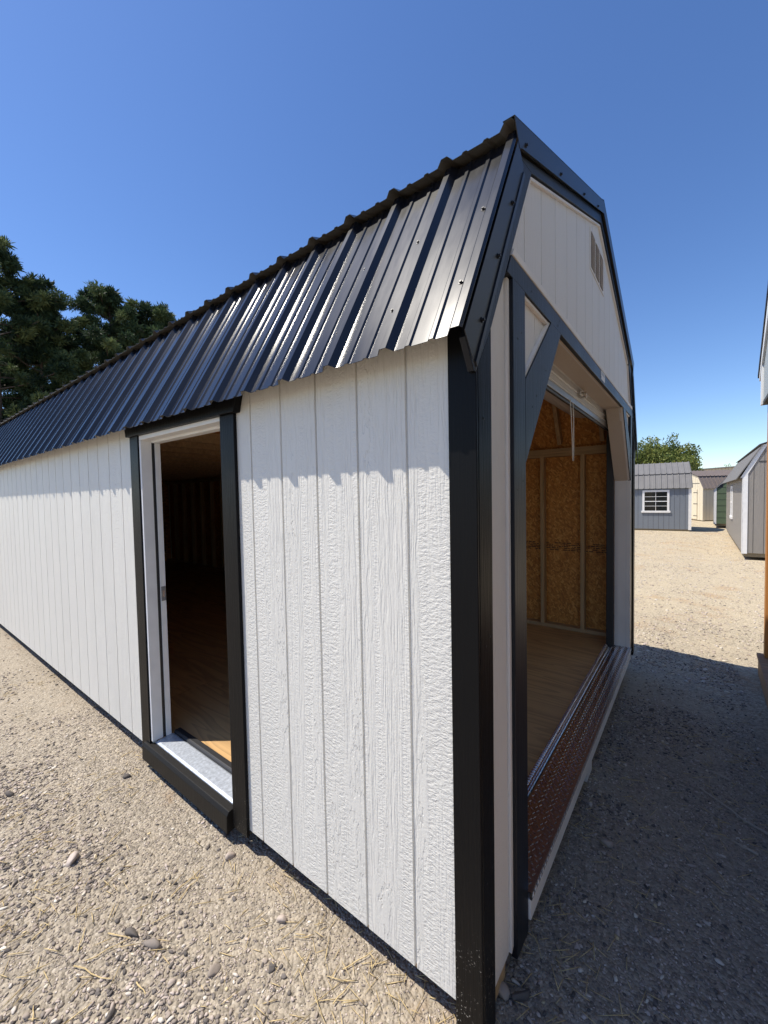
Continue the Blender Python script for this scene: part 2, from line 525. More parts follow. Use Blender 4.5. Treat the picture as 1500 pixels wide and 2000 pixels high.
def gz(x, y):
    """height of the ground"""
    x = np.asarray(x, dtype=float); y = np.asarray(y, dtype=float)
    s = np.clip(x / 1.0, 0, 1); s = s * s * (3 - 2 * s)
    near = np.exp(-((x + 2) ** 2 + (y - 1) ** 2) / 90.0)
    z = -0.105 - 0.040 * np.clip(y, 0, 3.7) - 0.0035 * np.clip(y - 3.7, 0, 22) - 0.03 * s
    z = z + near * (0.022 * (vnoise(x * 1.3, y * 1.3, 1) - 0.5) + 0.012 * (vnoise(x * 4, y * 4, 2) - 0.5) + 0.006 * (vnoise(x * 11, y * 11, 3) - 0.5))
    return z

# ------------------------------------------------------------------ ground
def graded(lo, hi, c0, c1, fine, grow):
    a = list(np.arange(c0, c1, fine)); st = fine; p = c0; left = []
    while p > lo:
        st *= grow; p -= st; left.append(p)
    st = fine; p = a[-1]; right = []
    while p < hi:
        st *= grow; p += st; right.append(p)
    return np.array(left[::-1] + a + right)
gx = graded(-900, 900, -4.5, 1.4, 0.035, 1.09)
gy = graded(-900, 900, -3.2, 4.6, 0.035, 1.09)
X, Y = np.meshgrid(gx, gy, indexing='ij')
V = np.stack([X, Y, gz(X, Y)], -1).reshape(-1, 3)
ny = len(gy)
I, J = np.meshgrid(np.arange(len(gx) - 1), np.arange(ny - 1), indexing='ij')
a = (I * ny + J).ravel()
ground = link('ground', np_mesh('ground', V, np.stack([a, a + ny, a + ny + 1, a + 1], -1), M['ground'], smooth=True))
ground['kind'] = 'structure'
ground['label'] = 'tan gravel yard with dirt, stone chips and dry straw'

# ------------------------------------------------------------------ main shed
W = 3.64
L = 9.85
E0 = (-0.113, 1.946)                       # near eave edge of the steep roof (y, z)
SL = (math.cos(rad(61.0)), math.sin(rad(61.0)))
SN = (-SL[1], SL[0])
DR = (0.255, 2.700)                       # near drip edge of the upper roof
RG = (W / 2, 3.300)                       # ridge
shed = thing('lofted_barn_shed', 'long white barn shed with black trim, black metal gambrel roof and open doors', 'shed', (0, 0, 0))
mir = lambda p: (W - p[0], p[1])

# --- long wall
BW = 0.2032
G0 = -0.219
SID_T = 0.0075                            # boards stand this far proud of the groove bottom
wall = MB().prism([(-0.004, 0.004), (-0.004, 2.085), (-1.245, 2.085), (-1.245, 0.004)], 0.0, 0.012, 'y')
wall.prism([(-2.135, 0.004), (-2.135, 2.085), (-L, 2.085), (-L, 0.004)], 0.0, 0.012, 'y')
wall.prism([(-1.245, 1.93), (-1.245, 2.085), (-2.135, 2.085), (-2.135, 1.93)], 0.0, 0.012, 'y')
wall_o = part('side_wall', wall, M['groove'], shed)
def wall_board(w):
    g = 0.0065
    return MB().prism([(-w / 2 + g / 2, -SID_T * 0.0), (-w / 2 + g / 2 + 0.0018, -SID_T), (w / 2 - g / 2 - 0.0018, -SID_T), (w / 2 - g / 2, 0.0)], 0.0, 2.083, 'z')
full_board = wall_board(BW).mesh('siding_board', M['white_siding'])
edges = [0.004]
k = 0
segs = []
xs = [0.0] + [G0 - BW * i for i in range(60)]
for i in range(len(xs) - 1):
    a_, b_ = xs[i], max(xs[i + 1], -L)
    if a_ <= -L + 0.02: break
    for lo, hi in ((-1.243, 0.0), (-L, -2.137)):
        p, q = min(a_, hi), max(b_, lo)
        if p - q < 0.03: continue
        w = p - q
        me = full_board if abs(w - BW) < 1e-4 else wall_board(w).mesh('siding_board', M['white_siding'])
        link('siding_board', me, wall_o, ((p + q) / 2, -0.0003, 0.0))
# inner face of that wall
iw = MB().box(-L, -2.135, 0.016, 0.024, 0.06, 2.06).box(-1.245, -0.02, 0.016, 0.024, 0.06, 2.06).box(-2.135, -1.245, 0.016, 0.024, 1.93, 2.06)
part('wall_lining', iw, M['osb'], shed)
for i in range(25):
    x = -0.03 - 0.4064 * i
    if -2.14 < x < -1.24 or x < -L + 0.05: continue
    part('stud', MB().box(x - 0.019, x + 0.019, 0.0245, 0.113, 0.10, 1.93), M['lumber'], shed)

# --- gable end wall
GT = 0.0
op = [(0.374, 0.04), (0.374, 1.642), (0.848, 2.23), (W - 0.848, 2.23), (W - 0.374, 1.642), (W - 0.374, 0.04)]
end = MB()
end.prism([(0.0, -0.03), (0.0, 2.07), (0.19, 2.23), (0.848, 2.23), (0.374, 1.642), (0.374, -0.03)], -0.012, -0.0075)
end.prism([mir(p) for p in [(0.0, -0.03), (0.0, 2.07), (0.19, 2.23), (0.848, 2.23), (0.374, 1.642), (0.374, -0.03)]], -0.012, -0.0075)
end.prism([(0.09, 2.2302), (0.31, 2.63), (W / 2, 3.225), (W - 0.31, 2.63), (W - 0.09, 2.2302)], -0.012, -0.0075)
end_o = part('end_wall', end, M['groove'], shed)
def roofline(y):
    y = min(y, W - y)
    if y < 0.31: return 2.07 + (y - 0.0) * 0.56 / 0.31
    return 2.63 + (y - 0.31) * 0.595 / 1.51
gys = [0.03 + BW * i for i in range(19)]
gysl = [0.03, 0.236, 0.374]
def end_board(y0, y1, zb, ztop):
    g = 0.003
    y0 += g; y1 -= g
    pts = [(y0, zb(y0) if callable(zb) else zb), (y1, zb(y1) if callable(zb) else zb), (y1, ztop(y1))]
    for br in (W - 0.31, W / 2, 0.31):
        if y0 < br < y1 and ztop is roofline: pts.append((br, ztop(br)))
    pts.append((y0, ztop(y0)))
    part('siding_board', MB().prism(pts, -0.0075, 0.0), M['white_siding_gable'], end_o)
for i in range(len(gys)):
    y0, y1 = max(gys[i], 0.18), min(gys[i] + BW, W - 0.18)
    if y1 - y0 < 0.03: continue
    end_board(y0, y1, 2.245, roofline)
def low_top(y):
    y = min(y, W - y)
    return min(2.229, roofline(y) - 0.005)
def low_bot(y):
    y_ = min(y, W - y)
    return -0.03 if y_ <= 0.375 else min(2.20, 1.642 + (y_ - 0.374) * 1.2405)
for y0, y1 in ((0.004, 0.236), (0.236, 0.374), (0.3745, 0.55), (0.55, 0.70), (0.70, 0.82)):
    for m_ in (0, 1):
        a_, b_ = (y0, y1) if not m_ else (W - y1, W - y0)
        end_board(a_, b_, low_bot, low_top)

# --- corner boards (two faces each), rake boards, header, posts, braces
TX = 0.018
part('corner_board', MB().box(-0.068, TX, -0.020, -0.0085, -0.078, 2.03), M['black_trim'], shed, 0.002)
part('corner_board', MB().prism([(-0.006, -0.085), (0.076, -0.085), (0.086, 2.02), (-0.006, 1.89)], 0.0005, TX), M['black_trim'], shed, 0.002)
part('corner_board', MB().prism([mir(p) for p in [(-0.006, -0.085), (0.076, -0.085), (0.086, 2.02), (-0.006, 1.89)]], 0.0005, TX), M['black_trim'], shed, 0.002)
part('corner_board', MB().box(-0.083, TX, W + 0.0065, W + 0.022, -0.078, 2.03), M['black_trim'], shed, 0.002)
lowrake = [(-0.083, 1.944), (-0.034, 1.868), (-0.0225, 1.868), (0.086, 2.0203), (0.4627, 2.681), (0.31, 2.655)]
uprake = [(0.3105, 2.6555), (0.463, 2.6815), (W / 2 - 0.001, 3.200), (W / 2 - 0.001, 3.268)]
for pl in (lowrake, uprake):
    part('rake_board', MB().prism(pl, 0.0006, TX + 0.001), M['black_sky_tint'], shed, 0.0015)
    part('rake_board', MB().prism([mir(p) for p in pl], 0.0006, TX + 0.001), M['black_sky_tint'], shed, 0.0015)
# white reveal strips inside the rake boards of the upper panel
for m_ in (0, 1):
    for pl in ([(0.279, 2.334), (0.4655, 2.6635), (0.4725, 2.661), (0.288, 2.334)], [(0.4665, 2.676), (W / 2, 3.193), (W / 2, 3.183), (0.474, 2.668)]):
        part('reveal_strip', MB().prism([mir(p) for p in pl] if m_ else pl, 0.0005, 0.012), M['white_trim'], shed)
part('header_board', MB().prism([(0.211, 2.2305), (0.2505, 2.3), (W - 0.2505, 2.3), (W - 0.211, 2.2305)], 0.0008, TX + 0.003), M['black_sky_tint'], shed, 0.002)
part('band_board', MB().prism([(0.2515, 2.3005), (0.266, 2.326), (W - 0.266, 2.326), (W - 0.2515, 2.3005)], 0.0008, TX + 0.006), M['white_trim'], shed, 0.002)
for m_ in (0, 1):
    f = (lambda pl: [mir(p) for p in pl]) if m_ else (lambda pl: pl)
    pin = 0.3515 if m_ else 0.374                  # the white jamb laps over the edge of the far post
    part('door_post', MB().prism(f([(0.257, -0.06), (pin, -0.06), (pin, 2.23), (0.257, 2.23)]), 0.0008, TX + 0.004), M['black_sky_tint'], shed, 0.002)
    part('knee_brace', MB().prism(f([(0.3745, 1.642), (0.848, 2.2298), (0.697, 2.2298), (0.3745, 1.932)]), 0.016, TX + 0.004), M['black_sky_tint'], shed, 0.0015)
    part('brace_backing', MB().prism(f([(0.376, 1.645), (0.846, 2.2295), (0.684, 2.2295), (0.376, 1.945)]), 0.0006, 0.0155), M['white_trim'], shed)
    part('reveal_strip', MB().prism(f([(0.376, 2.2295), (0.682, 2.2295), (0.676, 2.219), (0.376, 2.219)]), 0.0006, 0.0135), M['white_trim'], shed)
    part('filler_strip', MB().prism(f([(0.240, -0.03), (0.2562, -0.015), (0.2562, 2.229), (0.240, 2.229)]), 0.0006, 0.009), M['white_trim'], shed)

# --- lining of the big doorway
JB = 0.105
lin = M['white_trim']
part('door_jamb', MB().box(-JB, 0.0005, 0.352, 0.3735, 0.06, 1.66), lin, shed)
part('door_jamb', MB().box(-JB, TX + 0.005, W - 0.3735, W - 0.352, -0.02, 1.64), lin, shed, 0.002)
part('head_lining', MB().box(-JB - 0.01, 0.0005, 0.84, W - 0.84, 2.2305, 2.245), M['lining'], shed)
for m_ in (0, 1):
    f = (lambda pl: [mir(p) for p in pl]) if m_ else (lambda pl: pl)
    part('brace_lining', MB().prism(f([(0.374, 1.641), (0.374, 1.66), (0.835, 2.2302), (0.848, 2.2302)]), -JB, 0.0004), M['lining'], shed)
# --- roll-up door, raised
rd = MB().box(-0.14, -0.128, 0.41, W - 0.41, 2.135, 2.36)
for i in range(5):
    z = 2.15 + i * 0.045
    rd.tube([(-0.127, 0.412, z), (-0.127, W - 0.412, z)], 0.006, 6)
roll = part('rollup_door', rd, M['steel_white'], shed)
part('bottom_rail', MB().box(-0.150, -0.118, 0.41, W - 0.41, 2.098, 2.134), M['steel_grey'], roll, 0.004)
part('bottom_seal', MB().box(-0.142, -0.126, 0.41, W - 0.41, 2.082, 2.0975), M['rubber'], roll, 0.004)
cy = MB(); n = 28
cy.tube([(-0.36, 0.40, 2.46), (-0.36, W - 0.40, 2.46)], 0.205, n)
part('door_coil', cy, M['steel_white'], roll)
part('lock_bolt', MB().tube([(-0.117, 1.93, 2.19), (-0.085, 1.93, 2.19)], 0.020, 10).box(-0.118, -0.105, 1.86, 1.99, 2.175, 2.205), M['brass'], roll, 0.002)
for m_ in (0, 1):
    y0 = 0.385 if not m_ else W - 0.385
    sg = 1 if not m_ else -1
    t_ = MB().box(-0.165, -0.106, min(y0, y0 + sg * 0.045), max(y0, y0 + sg * 0.045), 0.065, 2.22)
    part('door_track', t_, M['rubber'], roll, 0.003)
for m_ in (0, 1):
    y0 = 0.34 if not m_ else W - 0.34
    part('coil_bracket', MB().box(-0.34, -0.112, y0 - 0.006, y0 + 0.006, 2.34, 2.50), M['dark_trim'], roll)

# --- tread plate at the big doorway
zt = 0.088
tp = MB().box(-0.125, 0.026, 0.376, W - 0.376, zt - 0.004, zt)
tp.box(0.0262, 0.034, 0.376, W - 0.376, zt - 0.028, zt + 0.002)
tp.prism([(-0.142, zt - 0.004), (-0.129, zt), (-0.133, zt + 0.010), (-0.138, zt + 0.010), (-0.149, zt)], 0.376, W - 0.376, 'y')
tp.box(-0.178, -0.1495, 0.376, W - 0.376, zt - 0.004, zt)
tread = part('tread_plate', tp, M['tread'], shed)
dm = MB()
def lug(mb, cx, cy_, z, ang, l=0.0125, w=0.0032, h=0.0022):
    c, s = math.cos(ang), math.sin(ang)
    P = lambda u, v_, zz: (cx + u * c - v_ * s, cy_ + u * s + v_ * c, zz)
    mb.add([P(-l, 0, z), P(0, -w, z), P(l, 0, z), P(0, w, z), P(-l * .4, 0, z + h), P(l * .4, 0, z + h)],
           [(0, 1, 5, 4), (1, 2, 5), (2, 3, 4, 5), (3, 0, 4)])
ix = 0
y = 0.39
while y < W - 0.39:
    for j in range(6):
        lug(dm, -0.113 + j * 0.0235 + (0.0 if ix % 2 == 0 else 0.01175), y, zt, rad(68 if (ix + j) % 2 == 0 else -22), 0.0118, 0.0036, 0.0030)
    lug(dm, -0.165, y, zt, rad(10), 0.012, 0.005, 0.007)
    y += 0.0215; ix += 1
part('tread_pattern', dm, M['tread'], tread, kind='stuff')
ys_ = 0.39
lg2 = MB(); i = 0
while ys_ < W - 0.39:
    y0 = ys_
    c0 = 0.0345
    lg2.add([(c0, y0 - .012, zt - .020), (c0, y0 - .004, zt - .022), (c0, y0 + .012, zt - .006), (c0, y0 + .004, zt - .004), (c0 + .003, y0 - .003, zt - .014), (c0 + .003, y0 + .003, zt - .010)],
            [(0, 1, 4), (1, 2, 5, 4), (2, 3, 5), (3, 0, 4, 5)])
    ys_ += 0.030
part('edge_pattern', lg2, M['tread'], tread, kind='stuff')
part('sill_board', MB().box(0.0006, 0.030, 0.376, W - 0.376, -0.018, zt - 0.029), M['white_trim'], shed, 0.002)
part('runner_end', MB().box(-0.10, 0.008, 1.46, 1.60, -0.15, -0.02), M['white_trim'], shed, 0.006)
part('runner_end', MB().box(-0.10, -0.006, 0.06, 0.22, -0.10, -0.031), M['lumber_x'], shed, 0.004)

# --- gable vent
vy, vz, vw, vh = 1.79, 2.945, 0.40, 0.20
vent = part('gable_vent', MB().box(0.0005, 0.004, vy - vw / 2 - .02, vy + vw / 2 + .02, vz - vh / 2 - .015, vz + vh / 2 + .015), M['white_trim'], shed)
for c_ in range(3):
    y0 = vy - vw / 2 + c_ * (vw / 3 + 0.002)
    y1 = y0 + vw / 3 - 0.030
    part('vent_mesh', MB().box(0.0042, 0.005, y0, y1, vz - vh / 2, vz + vh / 2), M['vent_brown'], vent)
    lv = MB()
    for s_ in range(14):
        z = vz - vh / 2 + (s_ + 0.5) * vh / 14
        lv.prism([(0.0052, z - 0.001), (0.0098, z - 0.0042), (0.0102, z - 0.003), (0.0052, z + 0.001)], y0, y1, 'y')
    part('louvres', lv, M['white_trim'], vent)
tg = part('paper_tag', MB().box(TX + 0.0034, TX + 0.0046, 1.80, 1.93, 2.243, 2.297), M['paper'], shed)
part('printed_panel', MB().box(TX + 0.0047, TX + 0.0052, 1.815, 1.915, 2.272, 2.291), M['paper_grey'], tg)

# --- metal roof
RIB = 0.2286
def panel_profile(x0, x1, off, h=0.019):
    """(x, height) polyline between x0 > x1 with ribs at x = off - n*RIB"""
    feats = []
    n0 = int((off - x0) / RIB) - 1
    for n_ in range(n0, n0 + 8):
        c = off - n_ * RIB
        feats.append((c, 'M'))
        feats.append((c - RIB / 3, 'm')); feats.append((c - 2 * RIB / 3, 'm'))
    pts = []
    for c, t_ in sorted(feats, reverse=True):
        pr = [(0.030, 0), (0.0115, h), (-0.0115, h), (-0.030, 0)] if t_ == 'M' else [(0.012, 0), (0.006, 0.005), (-0.006, 0.005), (-0.012, 0)]
        pts += [(c + d, z) for d, z in pr]
    out = []
    def hat(x):
        for (xa, ha), (xb, hb) in zip(pts, pts[1:]):
            if xb <= x <= xa:
                return ha + (hb - ha) * (xa - x) / max(xa - xb, 1e-9)
        return 0.0
    out.append((x0, hat(x0)))
    out += [(x, z) for x, z in pts if x1 < x < x0]
    out.append((x1, hat(x1)))
    return out
def roof_panel(prof, p0, p1, nrm, xoff, t=0.0016, nseg=1):
    """sheet from eave p0 to top p1 (y, z); returned in coordinates local to x = xoff"""
    mb = MB()
    def ring(dh, s):
        y = p0[0] + (p1[0] - p0[0]) * s; z = p0[1] + (p1[1] - p0[1]) * s
        return [(x - xoff, y + nrm[0] * (h_ + dh), z + nrm[1] * (h_ + dh)) for x, h_ in prof]
    n_ = len(prof)
    T0, T1, B0, B1 = ring(0, 0), ring(0, 1), ring(-t, 0), ring(-t, 1)
    vs = T0 + T1 + B0 + B1
    top = [(i, n_ + i, n_ + i + 1, i + 1) for i in range(n_ - 1)]
    bot = [(2 * n_ + i, 2 * n_ + i + 1, 3 * n_ + i + 1, 3 * n_ + i) for i in range(n_ - 1)]
    e0 = [(i, i + 1, 2 * n_ + i + 1, 2 * n_ + i) for i in range(n_ - 1)]
    e1 = [(n_ + i, 3 * n_ + i, 3 * n_ + i + 1, n_ + i + 1) for i in range(n_ - 1)]
    sd = [(0, 2 * n_, 3 * n_, n_), (n_ - 1, 2 * n_ - 1, 4 * n_ - 1, 3 * n_ - 1)]
    if nrm[0] > 0:
        top, bot = [f[::-1] for f in top], [f[::-1] for f in bot]
    mb.add(vs, top + e0 + e1 + sd, 0)
    mb.add(vs, bot, 1)
    return mb
S1 = (E0[0] + SL[0] * 0.86, E0[1] + SL[1] * 0.86)
UL = Vector((RG[0] - DR[0], RG[1] - DR[1])).normalized()
UN = (-UL[1], UL[0])
U1 = (RG[0] - 0.012, RG[1] - 0.012 * UL[1] / UL[0])
ROFF = 0.012
PW = 4 * RIB
prof0 = panel_profile(0.030, 0.030 - PW, ROFF)
shape_cache = {}
for side in (0, 1):
    for nm, q0, q1, nn in (('s', E0, S1, SN), ('u', DR, U1, UN)):
        if side:
            q0, q1, nn = mir(q0), mir(q1), (-nn[0], nn[1])
        me = roof_panel(prof0, q0, q1, nn, 0.030).mesh('roof_panel', [M['black_metal'], M['roof_back']])
        x = 0.030
        while x > -L - 0.05:
            link('roof_panel', me, shed, (x, 0, 0))
            x -= PW
# deck under the sheets (OSB seen from inside) and ridge cap
def off(p, n_, d): return (p[0] + n_[0] * d, p[1] + n_[1] * d)
for side in (0, 1):
    f = mir if side else (lambda p: p)
    brk = (0.335, 2.655)
    a0 = (-0.01, 2.035)
    part('roof_deck', MB().prism([f(p) for p in (off(a0, SN, -0.004), off(a0, SN, -0.016), off(brk, SN, -0.016), off(brk, SN, -0.004))], -0.014, -L), M['osb'], shed)
    part('roof_deck', MB().prism([f(p) for p in (off((0.31, 2.648), UN, 0.0), off((0.31, 2.648), UN, -0.012), (RG[0], RG[1] - 0.05), (RG[0], RG[1] - 0.037))], -0.014, -L), M['osb'], shed)
    for i in range(25):
        x = -0.23 - 0.4064 * i
        if x < -L + 0.1: break
        part('rafter', MB().prism([f(p) for p in (off((0.03, 2.10), SN, -0.018), off((0.03, 2.10), SN, -0.105), off(brk, SN, -0.105), off(brk, SN, -0.018))], x, x - 0.038), M['lumber'], shed)
        part('rafter', MB().prism([f(p) for p in ((0.36, 2.645), (0.40, 2.56), (RG[0], RG[1] - 0.145), (RG[0], RG[1] - 0.055))], x - 0.04, x - 0.078), M['lumber'], shed)
cap = MB()
for s_ in (0, 1):
    f = mir if s_ else (lambda p: p)
    a_, b_ = off(RG, UN, 0.030), off((RG[0] - 0.15, RG[1] - 0.15 * UL[1] / UL[0]), UN, 0.021)
    cap.prism([f(p) for p in ((RG[0], RG[1] + 0.034), b_, off(b_, UN, -0.002), (RG[0], RG[1] + 0.031))], 0.034, -L - 0.03)
part('ridge_cap', cap, M['black_flash'], shed)
# rake flashing: vertical face plus a lip on the roof
RX = 0.031
for s_ in (0, 1):
    f = mir if s_ else (lambda p: p)
    lowf = [E0[0] - 0.006, E0[1] - 0.002]
    topf = (DR[0] + 0.062, 0)
    zat = lambda y_: E0[1] + (y_ - E0[0]) * SL[1] / SL[0]
    fl = [(-0.106, 1.957), (0.285, zat(0.285) - 0.012), (0.325, 2.655), (0.352, 2.672), (-0.052, 1.864)]
    fl = [off((E0[0], E0[1]), SN, 0.003), off((E0[0] + SL[0] * 0.82, E0[1] + SL[1] * 0.82), SN, 0.003), off((E0[0] + SL[0] * 0.80, E0[1] + SL[1] * 0.80), SN, -0.066), (-0.050, 1.862)]
    r1 = part('rake_flashing', MB().prism([f(p) for p in fl], RX, RX + 0.0025), M['black_flash'], shed)
    lip = [off(E0, SN, 0.003), off((E0[0] + SL[0] * 0.82, E0[1] + SL[1] * 0.82), SN, 0.003)]
    rib_ = MB()
    q0, q1 = f(lip[0]), f(lip[1])
    nn = (-SN[0], SN[1]) if s_ else SN
    # rolled edge along the lower half of the face
    e0 = off((-0.075, 1.905), SN, 0.0); e1 = off((e0[0] + SL[0] * 0.80, e0[1] + SL[1] * 0.80), SN, 0.0)
    part('drip_lip', MB().prism([f(p) for p in ((-0.052, 1.870), (-0.060, 1.882), (0.3225, 2.5915), (0.3335, 2.5845))], RX + 0.003, RX + 0.007), M['black_flash'], r1)
    uf = [off(DR, UN, 0.020), (RG[0], RG[1] + 0.022), (RG[0], RG[1] - 0.048), (0.318, 2.664), (0.296, 2.650)]
    r2 = part('rake_flashing', MB().prism([f(p) for p in uf], RX + 0.001, RX + 0.0035), M['black_flash'], shed)
    lp = MB().prism([f(p) for p in (off(DR, UN, 0.020), off(DR, UN, 0.022), (RG[0], RG[1] + 0.026), (RG[0], RG[1] + 0.0235))], RX - 0.035, RX + 0.004)
    part('rake_lip', lp, M['black_flash'], r2)
# screws
hexm = MB().tube([(0, 0, -0.001), (0, 0, 0.0012)], 0.0075, 10).tube([(0, 0, 0.0012), (0, 0, 0.006)], 0.0044, 6).mesh('roof_screw', M['screw'])
def screw(x, p, n_, parent=shed):
    q = Vector((0, n_[0], n_[1])).to_track_quat('Z', 'X')
    o = link('roof_screw', hexm, parent, (x, p[0], p[1])); o.rotation_euler = q.to_euler()
for i in range(14):
    x = ROFF - i * RIB
    for s_ in (0.20, 0.52):
        p = (E0[0] + SL[0] * (s_ - 0.015 * (i % 3)), E0[1] + SL[1] * (s_ - 0.015 * (i % 3)))
        screw(x - 0.037, p, SN)
qx = Vector((1, 0, 0)).to_track_quat('Z', 'X').to_euler()
for y_, z_ in ((-0.012, 2.005), (0.105, 2.225), (0.225, 2.44), (0.355, 2.698), (0.80, 2.872), (1.25, 3.045), (1.62, 3.187)):
    o = link('roof_screw', hexm, shed, (RX + 0.0045, y_, z_)); o.rotation_euler = qx

# nail heads sunk into the painted boards of the gable
nm = MB().tube([(0, 0, 0), (0, 0, 0.0006)], 0.0038, 8).mesh('nail', M['rubber'])
for y_, z_ in ((0.285, 0.25), (0.345, 0.27), (0.29, 0.95), (0.34, 0.93), (0.29, 1.55), (0.345, 1.58), (0.30, 2.05), (0.34, 2.08), (0.45, 1.85), (0.50, 1.90), (0.62, 2.02),
               (0.45, 2.26), (0.80, 2.25), (0.83, 2.28), (1.30, 2.26), (1.32, 2.28), (1.80, 2.255), (2.30, 2.26), (2.32, 2.28), (2.80, 2.26), (0.02, 0.4), (0.06, 0.42), (0.03, 1.1), (0.06, 1.12), (0.03, 1.75)):
    o = link('nail', nm, shed, ((TX if y_ < 0.1 else TX + 0.004) + 0.0002, y_, z_)); o.rotation_euler = qx

# --- side doorway
CT = 0.024
part('door_casing', MB().box(-2.262, -2.148, -CT, -0.0085, -0.03, 1.925), M['black_trim'], shed, 0.002)
part('door_casing', MB().box(-1.248, -1.135, -CT, -0.0085, -0.03, 1.918), M['black_trim'], shed, 0.002)
part('door_head_casing', MB().prism([(-2.290, 2.03), (-2.268, 1.9255), (-1.105, 1.9185), (-1.068, 2.03)], -0.044, -0.0085, 'y'), M['black_trim'], shed, 0.002)
part('door_sill_board', MB().prism([(-0.050, -0.055), (-0.048, 0.026), (-0.036, 0.044), (-0.0005, 0.049), (-0.0005, -0.055)], -2.205, -1.262), M['black_plain'], shed, 0.003, label='black sill board with scuffed top edge')
jl = part('door_frame', MB().box(-2.147, -2.127, -0.016, 0.046, 0.062, 1.8995), M['white_paint'], shed, 0.002)
part('weatherstrip', MB().box(-2.146, -2.131, 0.0465, 0.064, 0.062, 1.89), M['rubber'], jl)
part('frame_stop', MB().box(-2.147, -2.124, 0.0645, 0.095, 0.062, 1.887), M['white_paint'], jl, 0.001)
part('head_jamb', MB().box(-2.147, -1.26, -0.016, 0.046, 1.900, 1.929), M['white_paint'], jl, 0.002)
part('head_stop', MB().box(-2.147, -1.26, 0.0465, 0.095, 1.888, 1.929), M['white_paint'], jl, 0.001)
part('side_jamb', MB().box(-1.268, -1.2495, -0.006, 0.095, 0.062, 1.887), M['white_paint'], jl, 0.001)
st = part('strike_plate', MB().box(-2.1238, -2.1215, 0.066, 0.094, 0.915, 1.005), M['steel_grey'], jl, 0.001)
part('strike_hole', MB().box(-2.1214, -2.1208, 0.074, 0.086, 0.94, 0.98), M['brass'], jl)
th = part('door_threshold', MB().prism([(0.0, 0.040), (0.0, 0.052), (0.012, 0.059), (0.100, 0.063), (0.110, 0.058), (0.110, 0.040)], -2.124, -1.269), M['alu'], shed, 0.001)
part('threshold_seal', MB().prism([(0.1105, 0.040), (0.1105, 0.070), (0.120, 0.078), (0.150, 0.078), (0.156, 0.060), (0.156, 0.040)], -2.124, -1.269), M['rubber'], th, 0.002)

# --- floor, far wall, framing inside
for ix in range(5):
    for iy in range(3):
        x0, x1 = -0.178 - 2.44 * ix, max(-0.178 - 2.44 * (ix + 1) + 0.003, -L + 0.02)
        y0, y1 = max(0.1565, 1.22 * iy), min(1.22 * (iy + 1) - 0.003, W - 0.02)
        if x0 - x1 < 0.1: continue
        part('floor_sheet', MB().box(x1 - x0, 0, 0, y1 - y0, -0.018, 0), M['plywood'], shed, loc=(x0, y0, 0.062))
part('floor_edge', MB().box(-L, -2.13, 0.025, 0.155, 0.030, 0.061).box(-1.26, -0.18, 0.025, 0.155, 0.030, 0.061), M['plywood'], shed)
for i in range(8):
    x0 = -0.014 - 1.22 * i; x1 = max(x0 - 1.217, -L)
    part('wall_panel', MB().box(x1 - x0, 0, 0, 0.011, 0, 1.98), M['osb'], shed, loc=(x0, W - 0.012, 0.08))
far = MB().box(-L, 0, W - 0.0005, W + 0.0075, 0.0, 2.08)
part('side_wall', far, M['white_siding'], shed)
part('end_wall', MB().prism([(0.0, -0.03), (0.0, 2.07), (0.31, 2.63), (W / 2, 3.225), (W - 0.31, 2.63), (W, 2.07), (W, -0.03)], -L - 0.012, -L), M['osb'], shed)
sm = MB().box(-0.019, 0.019, -0.089, 0, 0.038, 1.868).mesh('stud', M['lumber'])
for i in range(24):
    link('stud', sm, shed, (-0.030 - 0.4064 * i, W - 0.0125, 0.063))
part('bottom_plate', MB().box(-L + 0.02, -0.014, W - 0.1015, W - 0.0125, 0.063, 0.1005), M['lumber_x'], shed)
part('top_plate', MB().box(-L + 0.02, -0.014, W - 0.1015, W - 0.0125, 1.9315, 1.9685), M['lumber_x'], shed)
part('top_plate', MB().box(-L + 0.02, -0.014, W - 0.1015, W - 0.0125, 1.969, 2.014), M['lumber_x'], shed)
part('top_plate', MB().box(-L + 0.02, -0.014, 0.025, 0.114, 1.9315, 2.014), M['lumber_x'], shed)
# factory print on one OSB sheet: rows of small dark dashes that are too small to read
pr = MB()
rr = random.Random(4)
for row in range(5):
    x = -0.10
    while x > -1.05:
        l_ = rr.uniform(0.012, 0.05)
        if rr.random() < 0.8:
            z = 0.985 - row * 0.019
            pr.box(x - l_, x, W - 0.0126, W - 0.0122, z, z + 0.009)
        x -= l_ + 0.008
part('panel_print', pr, M['print_ink'], shed)
# skids and floor joists
for y_ in (0.42, 1.22, 2.42, 3.22):
    part('skid', MB().box(-L, -0.03, y_ - 0.07, y_ + 0.07, -0.32, -0.055), M['skid'], shed)
part('floor_frame', MB().box(-L, -0.014, 0.03, 0.068, -0.054, 0.030).box(-L, -0.014, W - 0.06, W - 0.022, -0.054, 0.06).box(-0.055, -0.0145, 0.0685, W - 0.0605, -0.054, 0.043), M['lumber_x'], shed)

part('loft_floor', MB().box(-L + 0.02, -2.75, 0.03, W - 0.03, 2.105, 2.12), M['osb'], shed)
for i in range(17):
    x = -2.78 - 0.4064 * i
    part('loft_joist', MB().box(x - 0.038, x, 0.03, W - 0.03, 2.0155, 2.1045), M['lumber_x'], shed)

